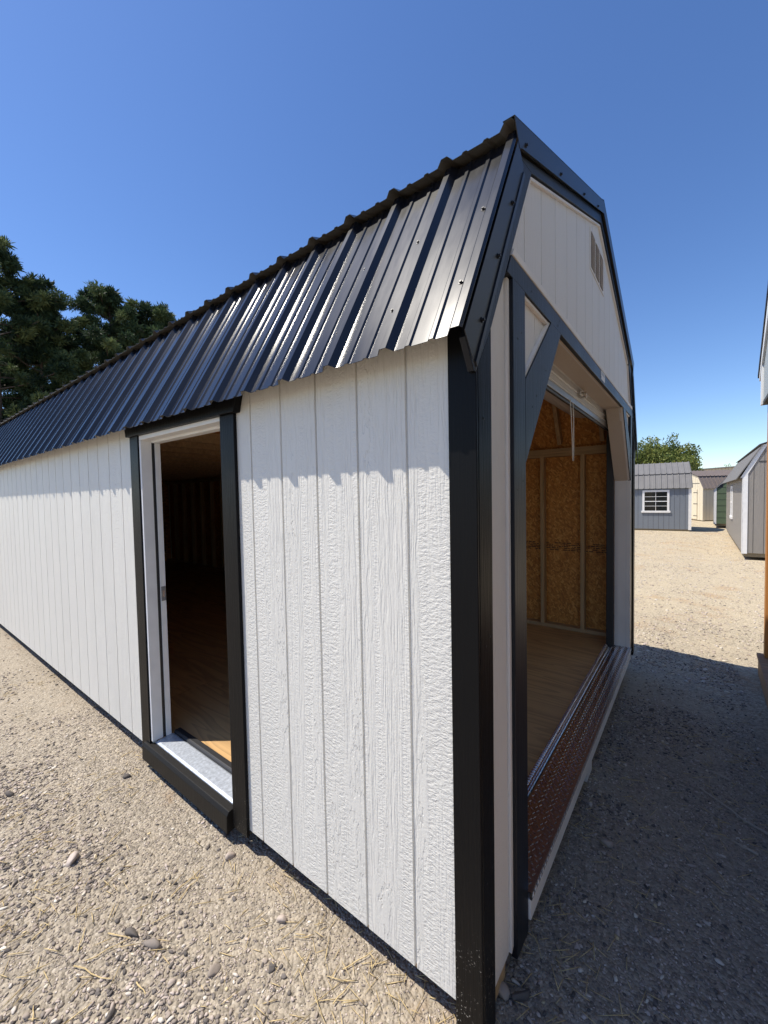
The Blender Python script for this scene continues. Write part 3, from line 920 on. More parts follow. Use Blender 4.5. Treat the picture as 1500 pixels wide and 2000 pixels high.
# --- pull cord of the roll-up door
cp = [(-0.112, 1.60, 2.105), (-0.110, 1.62, 1.98), (-0.110, 1.64, 1.86), (-0.110, 1.648, 1.78), (-0.110, 1.652, 1.735), (-0.107, 1.662, 1.735), (-0.107, 1.664, 1.80), (-0.107, 1.664, 1.90), (-0.108, 1.668, 2.0), (-0.112, 1.672, 2.09)]
cord = MB().tube([(a_ + 0.11, b_ - 1.65, c_ - 2.1) for a_, b_, c_ in cp], 0.0030, 6)
co = link('pull_cord', cord.mesh('pull_cord', M['rope']), None, (-0.11, 1.65, 2.1), smooth=True)
tag(co, 'thin white looped cord hanging from the raised roll-up door', 'cord')

# ------------------------------------------------------------------ other sheds
def barn(name, label, loc, rz, w, l, wh, brk, rdg, wallm, roofm, trimm, gable_lap=False, ribs=True, oh=0.13, boards_gable=True, side_mat=None, both=False):
    """gambrel shed in its own frame: gable at x = 0, near long wall at y = 0; z = 0 is the bottom of the siding"""
    t = thing(name, label, 'shed', loc, rz)
    mi = lambda p: (w - p[0], p[1])
    core = [(0.004, 0.004), (0.004, wh + 0.03), (brk[0], brk[1] - 0.06), (w / 2, rdg - 0.06), (w - brk[0], brk[1] - 0.06), (w - 0.004, wh + 0.03), (w - 0.004, 0.004)]
    cw = part('wall', MB().prism(core, -0.006, -l), M['dark_groove'], t)
    ztop = lambda y_: (wh + 0.03 + (min(y_, w - y_)) * (brk[1] - 0.06 - wh - 0.03) / brk[0]) if min(y_, w - y_) < brk[0] else \
        brk[1] - 0.06 + (min(y_, w - y_) - brk[0]) * (rdg - brk[1]) / (w / 2 - brk[0])
    n_ = int(round(l / BW))
    bm_ = MB().box(-BW / 2 + 0.005, BW / 2 - 0.005, -0.008, 0.0, 0.0, wh + 0.02).mesh('siding_board', side_mat or wallm)
    for i in range(min(n_, 42)):
        link('siding_board', bm_, cw, (-BW * (i + 0.5), 0.004, 0))
        if both:
            link('siding_board', bm_, cw, (-BW * (i + 0.5), w - 0.004, 0), (0, 0, math.pi))
    if gable_lap:
        z = 0.0
        while z < rdg - 0.2:
            hw = [y_ for y_ in np.linspace(0.02, w / 2, 60) if ztop(y_) > z + 0.28]
            if not hw: break
            y0 = hw[0]
            part('lap_board', MB().prism([(-0.004, z), (0.012, z), (0.002, z + 0.285), (-0.004, z + 0.285)], y0, w - y0, 'y'), wallm, cw)
            z += 0.30
    else:
        nb = int(math.ceil(w / BW))
        for i in range(nb):
            y0, y1 = i * BW + 0.005, min((i + 1) * BW - 0.005, w - 0.005)
            if y1 - y0 < 0.02: continue
            pts = [(y0, 0.0), (y1, 0.0), (y1, ztop(y1))]
            for b_ in (w - brk[0], w / 2, brk[0]):
                if y0 < b_ < y1: pts.append((b_, ztop(b_)))
            pts.append((y0, ztop(y0)))
            part('siding_board', MB().prism(pts, -0.006, 0.003), wallm, cw)
        part('gable_band', MB().box(0.0035, 0.012, 0.30, w - 0.30, brk[1] - 0.46, brk[1] - 0.43), M['dark_groove'], t)
    # trim
    for y_ in (0, 1):
        f = mi if y_ else (lambda p: p)
        part('corner_board', MB().prism([f(p) for p in ((-0.015, -0.02), (0.09, -0.02), (0.09, wh + 0.12), (-0.015, wh))], 0.0035, 0.022), trimm, t)
        a_, b_ = f((-0.022, 0))[0], f((-0.0055, 0))[0]
        part('corner_board', MB().box(-0.09, 0.022, min(a_, b_), max(a_, b_), -0.02, wh), trimm, t)
        part('rake_board', MB().prism([f(p) for p in ((-0.07, wh - 0.06), (0.09, wh + 0.06), (brk[0] + 0.07, brk[1] - 0.07), (brk[0] - 0.02, brk[1] - 0.03))], 0.004, 0.024), trimm, t)
        part('rake_board', MB().prism([f(p) for p in ((brk[0] - 0.019, brk[1] - 0.029), (brk[0] + 0.071, brk[1] - 0.069), (w / 2 - 0.0005, rdg - 0.13), (w / 2 - 0.0005, rdg - 0.03))], 0.004, 0.024), trimm, t)
        # roof sheets
        sl = Vector((brk[0], brk[1] - wh)).normalized()
        e = (-oh * sl[0] / max(sl[0], 0.3), wh - oh * sl[1] / max(sl[0], 0.3) * 0.55)
        e = (-oh, wh - 0.02 - oh * 0.35)
        sl = Vector((brk[0] - e[0], brk[1] - e[1])).normalized()
        nn = (-sl[1], sl[0])
        ul = Vector((w / 2 - brk[0], rdg - brk[1])).normalized()
        un = (-ul[1], ul[0])
        d0 = (brk[0] - 0.07 * ul[0] , brk[1] - 0.07 * ul[1] + 0.022)
        for q0, q1, n2 in ((e, brk, nn), (d0, (w / 2, rdg), un)):
            if y_: q0, q1, n2 = mi(q0), mi(q1), (-n2[0], n2[1])
            if ribs:
                me = roof_panel(panel_profile(0.06, 0.06 - PW, 0.02, 0.034), q0, q1, n2, 0.06, 0.004).mesh('roof_panel', [roofm, M['dark_trim']])
                x = 0.06
                while x > -l:
                    link('roof_panel', me, t, (x, 0, 0)); x -= PW
            else:
                a2, b2 = off(q0, n2, -0.02), off(q1, n2, -0.02)
                part('roof_slope', MB().prism([q0, q1, b2, a2], 0.06, -l - 0.05), roofm, t)
        sk = f((w * 0.2, 0))[0]
        part('skid', MB().box(-l, -0.05, sk - 0.08, sk + 0.08, -0.30, -0.002), M['skid'], t)
        part('roof_edge', MB().prism([f(p) for p in (off(d0, un, -0.028), off(d0, un, -0.002), off((w / 2, rdg), un, -0.002), off((w / 2, rdg), un, -0.028))], 0.0605, 0.066), M['dark_trim'], t)
    part('floor_frame', MB().box(-l + 0.02, -0.03, 0.03, w - 0.03, -0.10, 0.0035), M['skid'], t)
    return t

def window(par, x0, x1, z0, z1, trim=0.085, y=-0.0045, panes=(2, 4)):
    """window on the y = 0 wall of a shed; frame is the part, panes and bars its sub-parts"""
    fr = MB().box(x0, x0 + trim, y - 0.026, y, z0, z1).box(x1 - trim, x1, y - 0.026, y, z0, z1)
    fr.box(x0 + trim, x1 - trim, y - 0.026, y, z1 - trim, z1).box(x0 - 0.04, x1 + 0.04, y - 0.045, y - 0.0005, z0 - 0.09, z0 - 0.0005)
    w_ = part('window', fr, M['white_paint'], par, 0.003)
    a_, b_, c_, d_ = x0 + trim + 0.001, x1 - trim - 0.001, z0 + 0.001, z1 - trim - 0.001
    nx, nz = panes
    bars = MB()
    for i in range(1, nx):
        xx = a_ + (b_ - a_) * i / nx
        bars.box(xx - 0.008, xx + 0.008, y - 0.016, y - 0.003, c_, d_)
    for j in range(1, nz):
        zz = c_ + (d_ - c_) * j / nz
        t_ = 0.018 if j * 2 == nz else 0.008
        bars.box(a_, b_, y - 0.018, y - 0.0035, zz - t_, zz + t_)
    part('glazing_bars', bars, M['white_paint'], w_)
    for i in range(nx):
        for j in range(nz):
            part('pane', MB().box(a_ + (b_ - a_) * i / nx, a_ + (b_ - a_) * (i + 1) / nx - 0.001, y - 0.0025, y - 0.0005, c_ + (d_ - c_) * j / nz, c_ + (d_ - c_) * (j + 1) / nz - 0.001), M['glass'], w_)
    return w_

b2 = barn('lofted_barn_shed', 'blue grey shed with white trimmed window and grey metal roof across the yard', (0.36, 22.0, -0.235), rad(6), 2.75, 5.0, 1.95, (0.42, 2.60), 3.16,
          M['blue_grey'], M['grey_metal'], M['white_paint'], oh=0.09)
window(b2, -1.86, -0.80, 0.86, 1.83)
b4 = barn('lofted_barn_shed', 'taupe shed with white corner trim and small side window, at the right', (1.505, 13.15, -0.13), rad(-90.5), 3.66, 8.6, 2.02, (0.36, 2.83), 3.35,
          M['taupe'], M['shingle'], M['white_paint'], ribs=False, oh=0.16, side_mat=M['taupe_light'])
window(b4, -5.05, -4.15, 0.75, 1.80, trim=0.10, panes=(1, 2))
rc = 214.8
cl = Vector((0.90, 30.5)) - 2.9 * Vector((-math.sin(rad(rc)), math.cos(rad(rc))))
b3 = barn('lofted_barn_shed', 'cream shed with brown metal roof and hinged doors beyond the blue grey shed', (cl[0], cl[1], -0.29), rad(rc), 2.9, 4.9, 1.98, (0.40, 2.72), 3.10,
          M['cream'], M['brown_metal'], M['cream'], oh=0.10, both=True)
dl = part('door', MB().box(0.0125, 0.03, 1.62, 2.42, 0.05, 1.9), M['cream'], b3, 0.004)
for z in (0.25, 1.0, 1.7):
    part('hinge', MB().box(0.0305, 0.036, 2.12, 2.46, z - 0.02, z + 0.02), M['dark_trim'], dl)
b5 = barn('garden_shed', 'dark green shed with horizontal lap siding and white trim behind the taupe shed', (1.27, 25.0, -0.13), rad(-92), 3.4, 4.2, 1.72, (0.9, 2.75), 3.0,
          M['green'], M['shingle'], M['white_paint'], gable_lap=True, ribs=False, oh=0.06)

# warehouse far behind
wt = thing('warehouse', 'long cream metal warehouse with dark roof edge far beyond the sheds', 'warehouse', (1.0, 62.0, -0.3))
wm = MB()
for i in range(60):
    x = i * 0.3
    wm.box(x, x + 0.20, -0.03, 0.0, 0, 4.36 + 0.0415 * x).box(x + 0.20, x + 0.30, 0.002, 0.03, 0, 4.36 + 0.0415 * x)
part('metal_wall', wm, M['ware'], wt)
part('roof_edge', MB().prism([(-0.3, 4.36), (18, 5.14), (18, 5.26), (-0.3, 4.48)], -0.14, 12, 'y'), M['grey_metal'], wt)
part('side_wall', MB().box(0, 18, 0.04, 11.5, 0, 4.3), M['ware'], wt)

# ------------------------------------------------------------------ porch cabin at the right edge
rz_c = rad(-1.2)
cab = thing('porch_cabin', 'pale grey cabin with a porch deck and orange stained post at the right edge', 'cabin', (1.0, 4.30, -0.20), rz_c)
DZ = 0.125
CWD = 5.2  # unseen near end of the cabin drawn out wider to shade the alley
nb = 36
dbm = MB().box(0.0, 1.30, -0.068, 0.068, -0.03, 0.0).mesh('deck_board', M['deckwood'])
for i in range(nb):
    link('deck_board', dbm, cab, (-0.012, -0.070 - i * 0.1405, DZ))
part('deck_rim', MB().box(0.0, 0.038, -CWD, 0.0, -0.085, DZ - 0.031), M['deckwood'], cab, 0.003)
for y_ in (-0.085, -CWD + 0.085):
    p_ = part('porch_post', MB().box(0.035, 0.125, y_ - 0.045, y_ + 0.045, DZ + 0.0005, 2.54), M['cedar'], cab, 0.004)
part('porch_ceiling', MB().box(0.0, 1.3, -CWD, 0.0, 2.545, 2.575), M['dark_groove'], cab)
mc = lambda p: (-CWD - p[0], p[1])
CE, CB, CK = 2.90, (0.75, 3.40), 4.15          # eave height, roof break, ridge
core = [(0.0, 2.576), (0.0, CE), (-CB[0], CB[1]), (-CWD / 2, CK), (-CWD + CB[0], CB[1]), (-CWD, CE), (-CWD, 2.576)]
gw = part('gable_wall', MB().prism(core, 0.012, 1.3), M['dark_groove'], cab)
def ctop(y_):
    q = min(-y_, CWD + y_)
    return CE + q * (CB[1] - CE) / CB[0] if q < CB[0] else CB[1] + (q - CB[0]) * (CK - CB[1]) / (CWD / 2 - CB[0])
for i in range(25):
    y1 = -i * BW - 0.004; y0 = max(-(i + 1) * BW + 0.004, -CWD)
    part('siding_board', MB().prism([(y0, 2.56), (y1, 2.56), (y1, ctop(y1)), (y0, ctop(y0))], 0.003, 0.0119), M['pale_grey'], gw)
part('back_wall', MB().box(1.3005, 6.0, -CWD, 0.0, 0.0, CE), M['pale_grey'], cab)
dz_ = CB[1] - CE
for s_ in (0, 1):
    f = mc if s_ else (lambda p: p)
    part('corner_board', MB().prism([f(p) for p in ((0.012, 2.545), (-0.075, 2.545), (-0.075, CE + 0.02), (0.012, CE - 0.06))], -0.012, 0.0028), M['white_paint'], cab)
    part('rake_board', MB().prism([f(p) for p in ((0.11, CE - 0.10), (0.15, CE - 0.02), (-CB[0] + 0.03, CB[1] + 0.09), (-CB[0] + 0.0, CB[1] - 0.05))], -0.015, 0.0028), M['white_paint'], cab)
    part('roof_slope', MB().prism([f(p) for p in ((0.155, CE - 0.06), (0.175, CE - 0.03), (-CB[0] + 0.03, CB[1] + 0.15), (-CB[0] + 0.03, CB[1] + 0.10))], -0.024, 6.0), M['dark_trim'], cab)
    part('roof_slope', MB().prism([f(p) for p in ((-CB[0] + 0.06, CB[1] + 0.13), (-CB[0] + 0.06, CB[1] + 0.16), (-CWD / 2, CK + 0.18), (-CWD / 2, CK + 0.15))], -0.024, 6.0), M['dark_trim'], cab)
    part('roof_gable', MB().prism([f(p) for p in ((0.0, CE + 0.02), (-CB[0], CB[1] + 0.02), (-CB[0] + 0.03, CB[1] + 0.09), (0.14, CE - 0.06))], 0.02, 5.95), M['dark_groove'], cab)
part('floor_frame', MB().box(0.06, 5.9, -CWD + 0.02, -0.02, -0.02, 0.09), M['skid'], cab)

# ------------------------------------------------------------------ trees
def ray(px, py, D):
    """point at depth D (metres along the view axis) seen at photo pixel px, py - used once, to find where a tree stands"""
    u, v_ = (px - 750) / 788.6, -(py - 1000) / 788.6
    return np.array([0.4898, -1.0522, 1.5357]) + D * (np.array(CR[2]) + u * np.array(CR[0]) + v_ * np.array(CR[1]))

def tufts(pos, size, n, tone, seed, width=0.06, up=0.35, flat=0.0):
    """spiky needle tufts: n blades each"""
    r = np.random.default_rng(seed)
    m = len(pos)
    d = r.normal(size=(m, n, 3)); d[..., 2] += up
    d /= np.linalg.norm(d, axis=-1, keepdims=True)
    if flat: d[..., 2] *= (1 - flat)
    ln = size[:, None] * r.uniform(0.6, 1.15, (m, n))
    sd = np.cross(d, r.normal(size=(m, n, 3))); sd /= np.linalg.norm(sd, axis=-1, keepdims=True)
    o = pos[:, None, :] + d * (ln * 0.08)[..., None]
    tip = pos[:, None, :] + d * ln[..., None]
    mid = o + (tip - o) * 0.55
    wv = sd * (ln * width)[..., None]
    V = np.stack([o, mid - wv, tip, mid + wv], 2).reshape(-1, 3)
    F = np.arange(m * n * 4).reshape(-1, 4)
    T = np.repeat(np.clip(tone[:, None] + r.normal(0, 0.08, (m, n)), 0, 1).ravel(), 4)
    return V, F, T

def pine(label, px, top_py, D, seed, spread=2.2, base_frac=0.22, ntuft=2600, lean=0.0):
    r = np.random.default_rng(seed)
    foot = ray(px, 950, D); foot[2] = gz(foot[0], foot[1])
    H = ray(px, top_py, D)[2] - foot[2]
    t = thing('pine_tree', label, 'tree', tuple(foot), 0, 'pines behind the white shed')
    tr = MB()
    tp_ = [(0.12 * math.sin(k * 1.7 + seed) * k / 6 + lean * (k / 6) ** 2, 0.1 * math.cos(k * 1.3 + seed) * k / 6, H * 0.97 * k / 6) for k in range(7)]
    tr.tube(tp_, 0.17, 8, 0.03)
    limb_pts = []
    nl = 64
    for i in range(nl):
        f_ = base_frac + (1 - base_frac) * (i + 0.5) / nl
        z = H * f_
        env = spread * (1.0 - ((f_ - 0.45) / 0.58) ** 3) if f_ > 0.45 else spread * (0.62 + 0.38 * (f_ - base_frac) / max(0.45 - base_frac, 0.01))
        env = max(env, 0.30) * r.uniform(0.60, 1.12)
        a_ = i * 2.4 + r.uniform(-0.5, 0.5)
        k = min(5, int(f_ * 6)); fx = f_ * 6 - k
        bx = tp_[k][0] + (tp_[min(k + 1, 6)][0] - tp_[k][0]) * fx; by = tp_[k][1] + (tp_[min(k + 1, 6)][1] - tp_[k][1]) * fx
        rise = env * r.uniform(0.12, 0.5)
        pts = [(bx, by, z)]
        for s_ in (0.33, 0.66, 1.0):
            pts.append((bx + math.cos(a_) * env * s_ + r.normal(0, 0.08), by + math.sin(a_) * env * s_ + r.normal(0, 0.08), z + rise * s_ ** 1.5))
        tr.tube(pts, 0.045, 4, 0.012, cap=False)
        limb_pts.append((np.array(pts), f_))
    part('trunk', tr, M['bark'], t)
    pos, tone, size = [], [], []
    per = ntuft // nl
    for pts, f_ in limb_pts:
        nc = 4
        for c_ in range(nc):
            s_ = r.uniform(0.38, 1.05)
            seg = min(2, int(s_ * 3)); q = pts[seg] + (pts[seg + 1] - pts[seg]) * (min(s_, 1.0) * 3 - seg)
            q = q + r.normal(0, 0.20, 3) * np.array([1, 1, 0.7])
            m_ = max(2, int(per / nc))
            rr_ = r.uniform(0.18, 0.44)
            dv = r.normal(size=(m_, 3)); dv /= np.linalg.norm(dv, axis=1, keepdims=True); dv *= r.uniform(0.15, 1.0, (m_, 1)) ** 0.5 * rr_
            dv[:, 2] *= 0.75
            pos.append(q + dv)
            base_t = r.uniform(0.0, 0.8) if r.random() > 0.12 else 1.0
            tone.append(np.clip(base_t + r.normal(0, 0.08, m_), 0, 1))
            size.append(r.uniform(0.24, 0.42, m_))
    crown_top = np.array([tp_[6][0], tp_[6][1], H * 0.97]) + r.normal(0, 0.22, (70, 3)) * np.array([1, 1, 1.3])
    pos.append(crown_top); tone.append(r.uniform(0.3, 0.8, 70)); size.append(r.uniform(0.2, 0.34, 70))
    V, F, T = tufts(np.concatenate(pos), np.concatenate(size), 11, np.concatenate(tone), seed + 5, 0.09)
    link('crown', np_mesh('crown', V, F, M['pine'], T), t)
    return t

pine('tall dark pine at the left edge, tallest behind the white shed', 6, 492, 22.0, 21, 3.7, 0.10, 9000, 0.1)
pine('dark pine with a rounded top second from the left edge', 90, 572, 23.5, 32, 2.7, 0.12, 8000)
pine('bushy pine with the peaked crown right of the gap in the tree line', 226, 590, 26.0, 43, 3.9, 0.10, 9000)
pine('pine whose top is just above the black roof, rightmost in the row', 316, 612, 27.5, 54, 3.1, 0.10, 8000)
pine('slim pine filling in behind the two leftmost trunks', 52, 640, 30.0, 65, 3.6, 0.10, 4600)
pine('low pine behind the gap in the tree line', 158, 672, 31.0, 76, 3.4, 0.06, 7000)
pine('low pine behind the rightmost pine', 262, 640, 33.0, 87, 3.8, 0.06, 7000)

def broad(label, px, top_py, D, seed, spread, n=260, cat_group='broadleaf trees across the yard'):
    r = np.random.default_rng(seed)
    foot = ray(px, 1000, D); foot[2] = gz(foot[0], foot[1])
    H = ray(px, top_py, D)[2] - foot[2]
    t = thing('broadleaf_tree', label, 'tree', tuple(foot), 0, cat_group)
    tr = MB().tube([(0, 0, 0), (0.05, 0.02, H * 0.3), (0.0, 0.08, H * 0.62)], 0.22, 8, 0.10)
    cl = []
    for i in range(n):
        d = r.normal(size=3); d /= np.linalg.norm(d)
        rr_ = 0.93 * r.uniform(0.2, 1.0) ** 0.42
        wob = 0.82 + 0.30 * math.sin(3 * math.atan2(d[1], d[0]) + seed) * math.cos(4 * d[2])
        q = np.array([d[0] * spread * wob * rr_, d[1] * spread * wob * rr_, H * 0.56 + d[2] * H * 0.42 * rr_ * wob])
        cl.append(q)
        if i % 12 == 0:
            tr.tube([(0, 0.05, H * 0.45), tuple(q * np.array([0.5, 0.5, 0.9])), tuple(q)], 0.05, 4, 0.012, cap=False)
    part('trunk', tr, M['bark'], t)
    cl = np.array(cl)
    m_ = 42
    dv = r.normal(size=(n, m_, 3)); dv /= np.linalg.norm(dv, axis=-1, keepdims=True); dv = dv * r.uniform(0.1, 1, (n, m_, 1)) ** 0.5 * r.uniform(0.35, 0.75, (n, 1, 1))
    pos = (cl[:, None] + dv).reshape(-1, 3)
    tone = np.clip(np.repeat(r.uniform(0.1, 0.9, n), m_) + r.normal(0, 0.1, n * m_), 0, 1)
    V, F, T = tufts(pos, r.uniform(0.13, 0.24, len(pos)), 2, tone, seed + 3, 0.34, 0.2)
    link('crown', np_mesh('crown', V, F, M['leaf'], T), t)
    return t
broad('round leafy tree rising behind the blue grey shed roof', 1292, 850, 38.0, 5, 3.4, 460)
broad('leafy tree crown at the left, partly behind the gable of the white shed', 1228, 858, 40.0, 9, 3.2, 340)
broad('lower leafy tree at the right end of the tree clump, sloping to the roof', 1335, 884, 41.0, 14, 1.9, 220)
broad('tiny treetop above the far warehouse roof', 1418, 903, 75.0, 19, 3.0, 90)

# ------------------------------------------------------------------ gravel, rocks, straw
def ico(sub=0):
    p = (1 + 5 ** .5) / 2
    v = np.array([(-1, p, 0), (1, p, 0), (-1, -p, 0), (1, -p, 0), (0, -1, p), (0, 1, p), (0, -1, -p), (0, 1, -p), (p, 0, -1), (p, 0, 1), (-p, 0, -1), (-p, 0, 1)], float)
    v /= np.linalg.norm(v[0])
    f = [(0, 11, 5), (0, 5, 1), (0, 1, 7), (0, 7, 10), (0, 10, 11), (1, 5, 9), (5, 11, 4), (11, 10, 2), (10, 7, 6), (7, 1, 8), (3, 9, 4), (3, 4, 2), (3, 2, 6), (3, 6, 8), (3, 8, 9), (4, 9, 5), (2, 4, 11), (6, 2, 10), (8, 6, 7), (9, 8, 1)]
    for _ in range(sub):
        v = list(map(tuple, v)); c = {}; nf = []
        def m_(a_, b_):
            k = (min(a_, b_), max(a_, b_))
            if k not in c:
                q = (np.array(v[a_]) + np.array(v[b_])) / 2; v.append(tuple(q / np.linalg.norm(q))); c[k] = len(v) - 1
            return c[k]
        for a_, b_, d in f:
            x, y_, z = m_(a_, b_), m_(b_, d), m_(d, a_)
            nf += [(a_, x, z), (b_, y_, x), (d, z, y_), (x, y_, z)]
        f = nf; v = np.array(v)
    return v, np.array(f)
IV, IF = ico(0)
RV, RF = ico(1)
def stones(xy, size, r, drop=0.28, verts=IV, faces=IF, jag=0.25, flat=(0.32, 0.68), cuts=0):
    m = len(xy)
    k = len(verts)
    P = verts[None] * (1 + r.uniform(-jag, jag, (m, k, 1)))
    for _ in range(cuts):                         # broken faces: flatten everything beyond a random plane
        nrm = r.normal(size=(m, 1, 3)); nrm /= np.linalg.norm(nrm, axis=-1, keepdims=True)
        over = (P * nrm).sum(-1, keepdims=True) - r.uniform(0.42, 0.72, (m, 1, 1))
        P = P - nrm * np.clip(over, 0, None)
    P = P * np.stack([r.uniform(0.8, 1.6, m), r.uniform(0.5, 0.95, m), r.uniform(*flat, m)], -1)[:, None]
    a_ = r.uniform(0, 2 * np.pi, m); c_, s_ = np.cos(a_)[:, None], np.sin(a_)[:, None]
    tl = r.normal(0, 0.28, m)[:, None]; ct, st_ = np.cos(tl), np.sin(tl)
    x, y, z = P[..., 0], P[..., 1], P[..., 2]
    y, z = y * ct - z * st_, y * st_ + z * ct
    x, y = x * c_ - y * s_, x * s_ + y * c_
    P = np.stack([x, y, z], -1) * size[:, None, None]
    base = np.stack([xy[:, 0], xy[:, 1], gz(xy[:, 0], xy[:, 1]) + size * drop], -1)
    V = (P + base[:, None]).reshape(-1, 3)
    F = (faces[None] + (np.arange(m) * k)[:, None, None]).reshape(-1, 3)
    return V, F
CX, CY = 0.49, -1.05
def scatter(n, r0, r1, pw, r, keep):
    """points around the viewer's spot, thinning with distance"""
    out = []
    while sum(map(len, out)) < n:
        m = n * 2
        d = r0 + (r1 - r0) * r.uniform(0, 1, m) ** pw
        a_ = r.uniform(rad(55), rad(215), m)
        x, y = CX + d * np.cos(a_), CY + d * np.sin(a_)
        k = keep(x, y, r.uniform(0, 1, m))
        out.append(np.stack([x, y], -1)[k])
    return np.concatenate(out)[:n]
def outside(x, y):
    inside_shed = (x < -0.02) & (y > 0.12) & (y < W)
    cabin = (x > 0.85) & (y < 4.35) & (y > -1.0)
    return ~inside_shed & ~cabin
def coarse(x, y, u):
    d = vnoise(x * 1.6 + 3, y * 1.6, 8) * 0.6 + vnoise(x * 4.5, y * 4.5, 9) * 0.4
    return outside(x, y) & (u < np.clip((d - 0.40) * 4.2, 0.10, 1) * np.where(x < 0, np.clip((-0.10 - y) / 0.45, 0.12, 1), 1.0))
def fine(x, y, u):
    d = vnoise(x * 2.2, y * 2.2 + 5, 12)
    return outside(x, y) & (u < 0.35 + 0.65 * d)
Vs, Fs, Ts = [], [], []
def put(xy, size, tone, r, **kw):
    o = sum(map(len, Vs))
    V, F = stones(xy, size, r, **kw)
    Vs.append(V); Fs.append(F + o); Ts.append(np.repeat(tone, len(V) // len(xy)))
r = np.random.default_rng(3)
xy = scatter(60000, 0.3, 4.0, 0.75, r, fine);  put(xy, r.uniform(0.0020, 0.0046, len(xy)), r.uniform(0.15, 0.95, len(xy)), r)
xy = scatter(32000, 0.3, 5.5, 0.85, r, coarse); put(xy, r.uniform(0.0042, 0.0090, len(xy)), r.uniform(0.02, 1.0, len(xy)) ** 1.2, r)
xy = scatter(8000, 0.3, 7.0, 0.95, r, coarse);  put(xy, r.uniform(0.006, 0.0130, len(xy)), r.uniform(0.0, 1.0, len(xy)) ** 1.15, r, verts=RV, faces=RF, cuts=7, jag=0.05)
xy = scatter(110, 0.5, 12.0, 1.1, r, coarse);  put(xy, r.uniform(0.014, 0.026, len(xy)), r.uniform(0.0, 0.78, len(xy)), r, flat=(0.35, 0.65), verts=RV, faces=RF, cuts=7, jag=0.05)
# far yard seen between the sheds
m = 16000
xy = np.stack([r.uniform(-4.0, 3.2, m), 3.6 + 19 * r.uniform(0, 1, m) ** 1.25], -1)
xy = xy[outside(xy[:, 0], xy[:, 1])]
put(xy, r.uniform(0.008, 0.024, len(xy)) * r.uniform(0.6, 1, len(xy)), r.uniform(0.45, 1.0, len(xy)), r, flat=(0.25, 0.5), drop=0.15)
gv = link('gravel', np_mesh('gravel', np.concatenate(Vs), np.concatenate(Fs), M['stone'], np.concatenate(Ts)))
gv['kind'] = 'stuff'
gv['label'] = 'loose crushed stone and grit lying over the tan yard'

def rock(px, py, size, tone, label, seed):
    """one single stone that stands out in the yard"""
    r_ = np.random.default_rng(seed)
    c = np.array([0.4898, -1.0522, 1.5357]); d = ray(px, py, 1.0) - c
    t_ = 1.0
    for _ in range(30):
        q = c + d * t_; t_ += (gz(q[0], q[1]) - q[2]) / d[2]
    q = c + d * t_
    V, F = stones(np.zeros((1, 2)), np.array([size]), r_, verts=RV, faces=RF, jag=0.06, flat=(0.55, 0.75), cuts=6)
    V = V - np.array([0, 0, float(gz(0, 0)) + size * 0.28])
    o = link('stone', np_mesh('stone', V, F, M['stone'], np.full(len(V), tone)), None, (q[0], q[1], float(gz(q[0], q[1])) + size * 0.32))
    tag(o, label, 'stone')
rock(977, 1940, 0.034, 0.62, 'large tan rock at the foot of the black corner board', 1)
rock(1008, 1921, 0.014, 0.95, 'small smooth white pebble in shade right of the corner rock', 2)
rock(1018, 1950, 0.028, 0.10, 'flat dark stone below the white pebble in the alley', 3)
rock(1185, 1650, 0.032, 0.55, 'flat pale stone in the shaded alley before the tread plate', 4)
rock(248, 1518, 0.022, 0.04, 'lone dark stone on bare dirt left of the side door sill', 5)
rock(441, 1630, 0.024, 0.02, 'dark stone at the shadow edge below the side door casing', 6)
rock(450, 1675, 0.026, 0.70, 'tan rounded stone on dirt below the side door', 7)
rock(140, 1685, 0.036, 0.80, 'long pale flat stone in the coarse gravel at the left', 8)
rock(296, 1848, 0.030, 0.30, 'grey green stone in the cluster near the bottom left', 9)
rock(260, 1828, 0.026, 0.08, 'dark grey stone left of the grey green stone', 10)
rock(530, 1892, 0.018, 0.06, 'small dark round stone on gravel below the white wall', 11)
rock(552, 1798, 0.022, 0.72, 'pale angular stone midway below the white wall', 12)
rock(20, 1552, 0.030, 0.08, 'dark stone at the left edge of the yard', 13)

def straw(px, py, ln, ang, label, seed, mat='straw', rad_=0.0022, name='straw'):
    r_ = np.random.default_rng(seed)
    c = np.array([0.4898, -1.0522, 1.5357]); d = ray(px, py, 1.0) - c
    t_ = 1.0
    for _ in range(30):
        q = c + d * t_; t_ += (gz(q[0], q[1]) - q[2]) / d[2]
    q = c + d * t_
    pts = []
    for k_ in range(5):
        s_ = (k_ / 4 - 0.5) * ln
        xx, yy = s_ * math.cos(ang) + r_.normal(0, ln * 0.02), s_ * math.sin(ang) + r_.normal(0, ln * 0.02)
        pts.append((xx, yy, float(gz(q[0] + xx, q[1] + yy)) - float(gz(q[0], q[1])) + r_.uniform(0.002, 0.006)))
    o = link(name, MB().tube(pts, rad_, 5, rad_ * 0.6).mesh(name, M[mat]), None, (q[0], q[1], float(gz(q[0], q[1])) + rad_ + 0.003))
    tag(o, label, 'straw' if name == 'straw' else 'stick')
straw(225, 1637, 0.075, 2.1, 'short yellow straw on the gravel left of the side door', 1)
straw(368, 1725, 0.16, 1.75, 'long upright-looking yellow straw below the side door', 2)
straw(372, 1735, 0.12, 1.95, 'second straw lying against the long yellow straw', 3)
straw(210, 1860, 0.13, 1.3, 'bent straw in the tangle near the bottom left', 4)
straw(180, 1905, 0.16, 0.35, 'long straw lying across the bottom left tangle', 5)
straw(232, 1832, 0.10, 0.5, 'pale straw at the top of the bottom left tangle', 6)
straw(160, 1838, 0.09, 2.6, 'straw at the left end of the bottom left tangle', 7)
straw(152, 1985, 0.07, 1.5, 'straw at the bottom edge of the yard', 8)
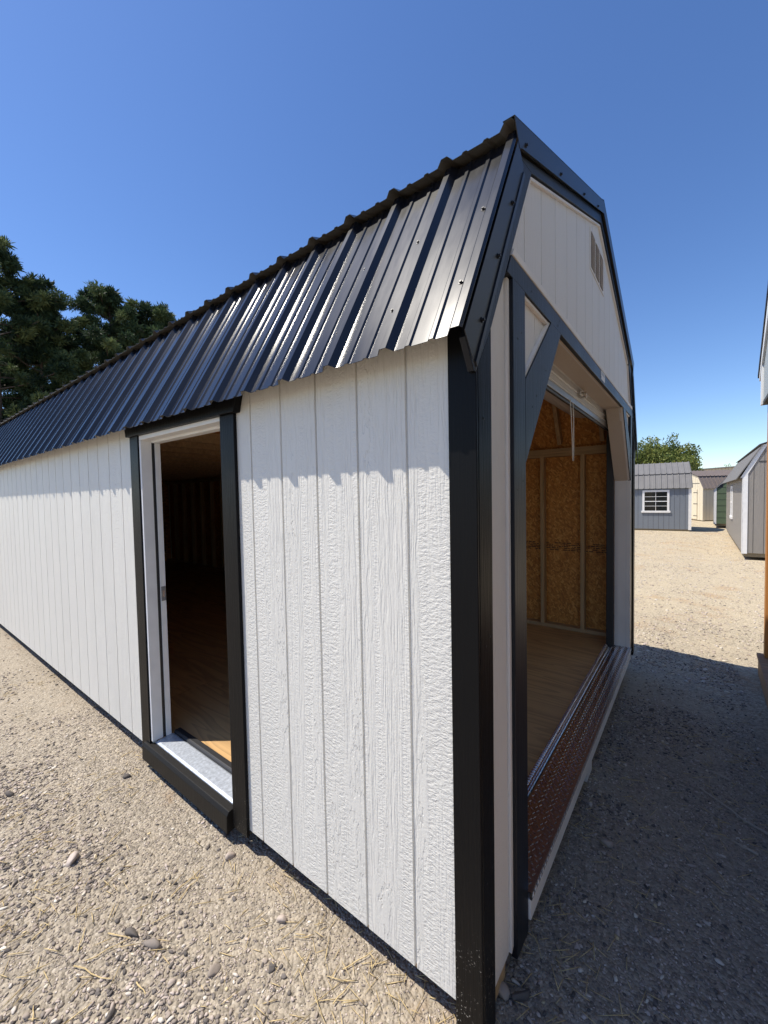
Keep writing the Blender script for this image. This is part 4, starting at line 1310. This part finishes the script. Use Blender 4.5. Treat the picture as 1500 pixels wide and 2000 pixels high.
straw(78, 1825, 0.06, 2.0, 'small straw near the rusty needles at the left', 9)
straw(65, 1985, 0.05, 2.9, 'tiny straw in the bottom left corner', 10)
straw(275, 1935, 0.06, 0.1, 'straw beside the rusty patch at the bottom', 11)
straw(700, 1880, 0.12, 1.1, 'brown twig at the shadow edge below the white wall', 12)
straw(668, 1945, 0.07, 1.4, 'short straw near the bottom of the white wall', 13)
straw(1425, 1585, 0.34, 2.55, 'thin pale stick lying in the shaded alley', 14, 'stick', 0.006, 'stick')
straw(1405, 1518, 0.10, 2.9, 'short pale wood chip in the shaded alley', 15, 'stick', 0.007, 'stick')
straw(1455, 1660, 0.10, 2.8, 'small wood scrap nearest the camera in the alley', 16, 'stick', 0.006, 'stick')
# fine needles and straw litter, far too many to count
r = np.random.default_rng(17)
xy = scatter(2600, 0.4, 5.0, 0.9, r, lambda x, y, u: outside(x, y) & (u < np.clip((vnoise(x * 1.3, y * 1.3, 30) - 0.45) * 4, 0.03, 1)))
an = r.uniform(0, np.pi, len(xy)); ln = r.uniform(0.012, 0.045, len(xy)); wd = r.uniform(0.0007, 0.0014, len(xy))
dx = np.stack([np.cos(an), np.sin(an)], -1); px_ = np.stack([-np.sin(an), np.cos(an)], -1)
A, B = xy - dx * ln[:, None], xy + dx * ln[:, None]
z0 = np.maximum(gz(A[:, 0], A[:, 1]), gz(B[:, 0], B[:, 1])) + r.uniform(0.003, 0.010, len(xy))
def v3(p, z): return np.concatenate([p, z[:, None]], -1)
V = np.stack([v3(A - px_ * wd[:, None], z0), v3(B - px_ * wd[:, None], z0 + 0.002), v3(B + px_ * wd[:, None], z0 + 0.002), v3(A + px_ * wd[:, None], z0), v3(xy, z0 + 0.0025), v3(xy, z0 - 0.002)], 1)
F = (np.array([(0, 1, 4), (1, 2, 4), (2, 3, 4), (3, 0, 4), (1, 0, 5), (2, 1, 5), (3, 2, 5), (0, 3, 5)])[None] + (np.arange(len(xy)) * 6)[:, None, None]).reshape(-1, 3)
lt = link('needle_litter', np_mesh('needle_litter', V.reshape(-1, 3), F, M['straw']))
lt['kind'] = 'stuff'
lt['label'] = 'dry pine needles and straw bits strewn over the gravel'
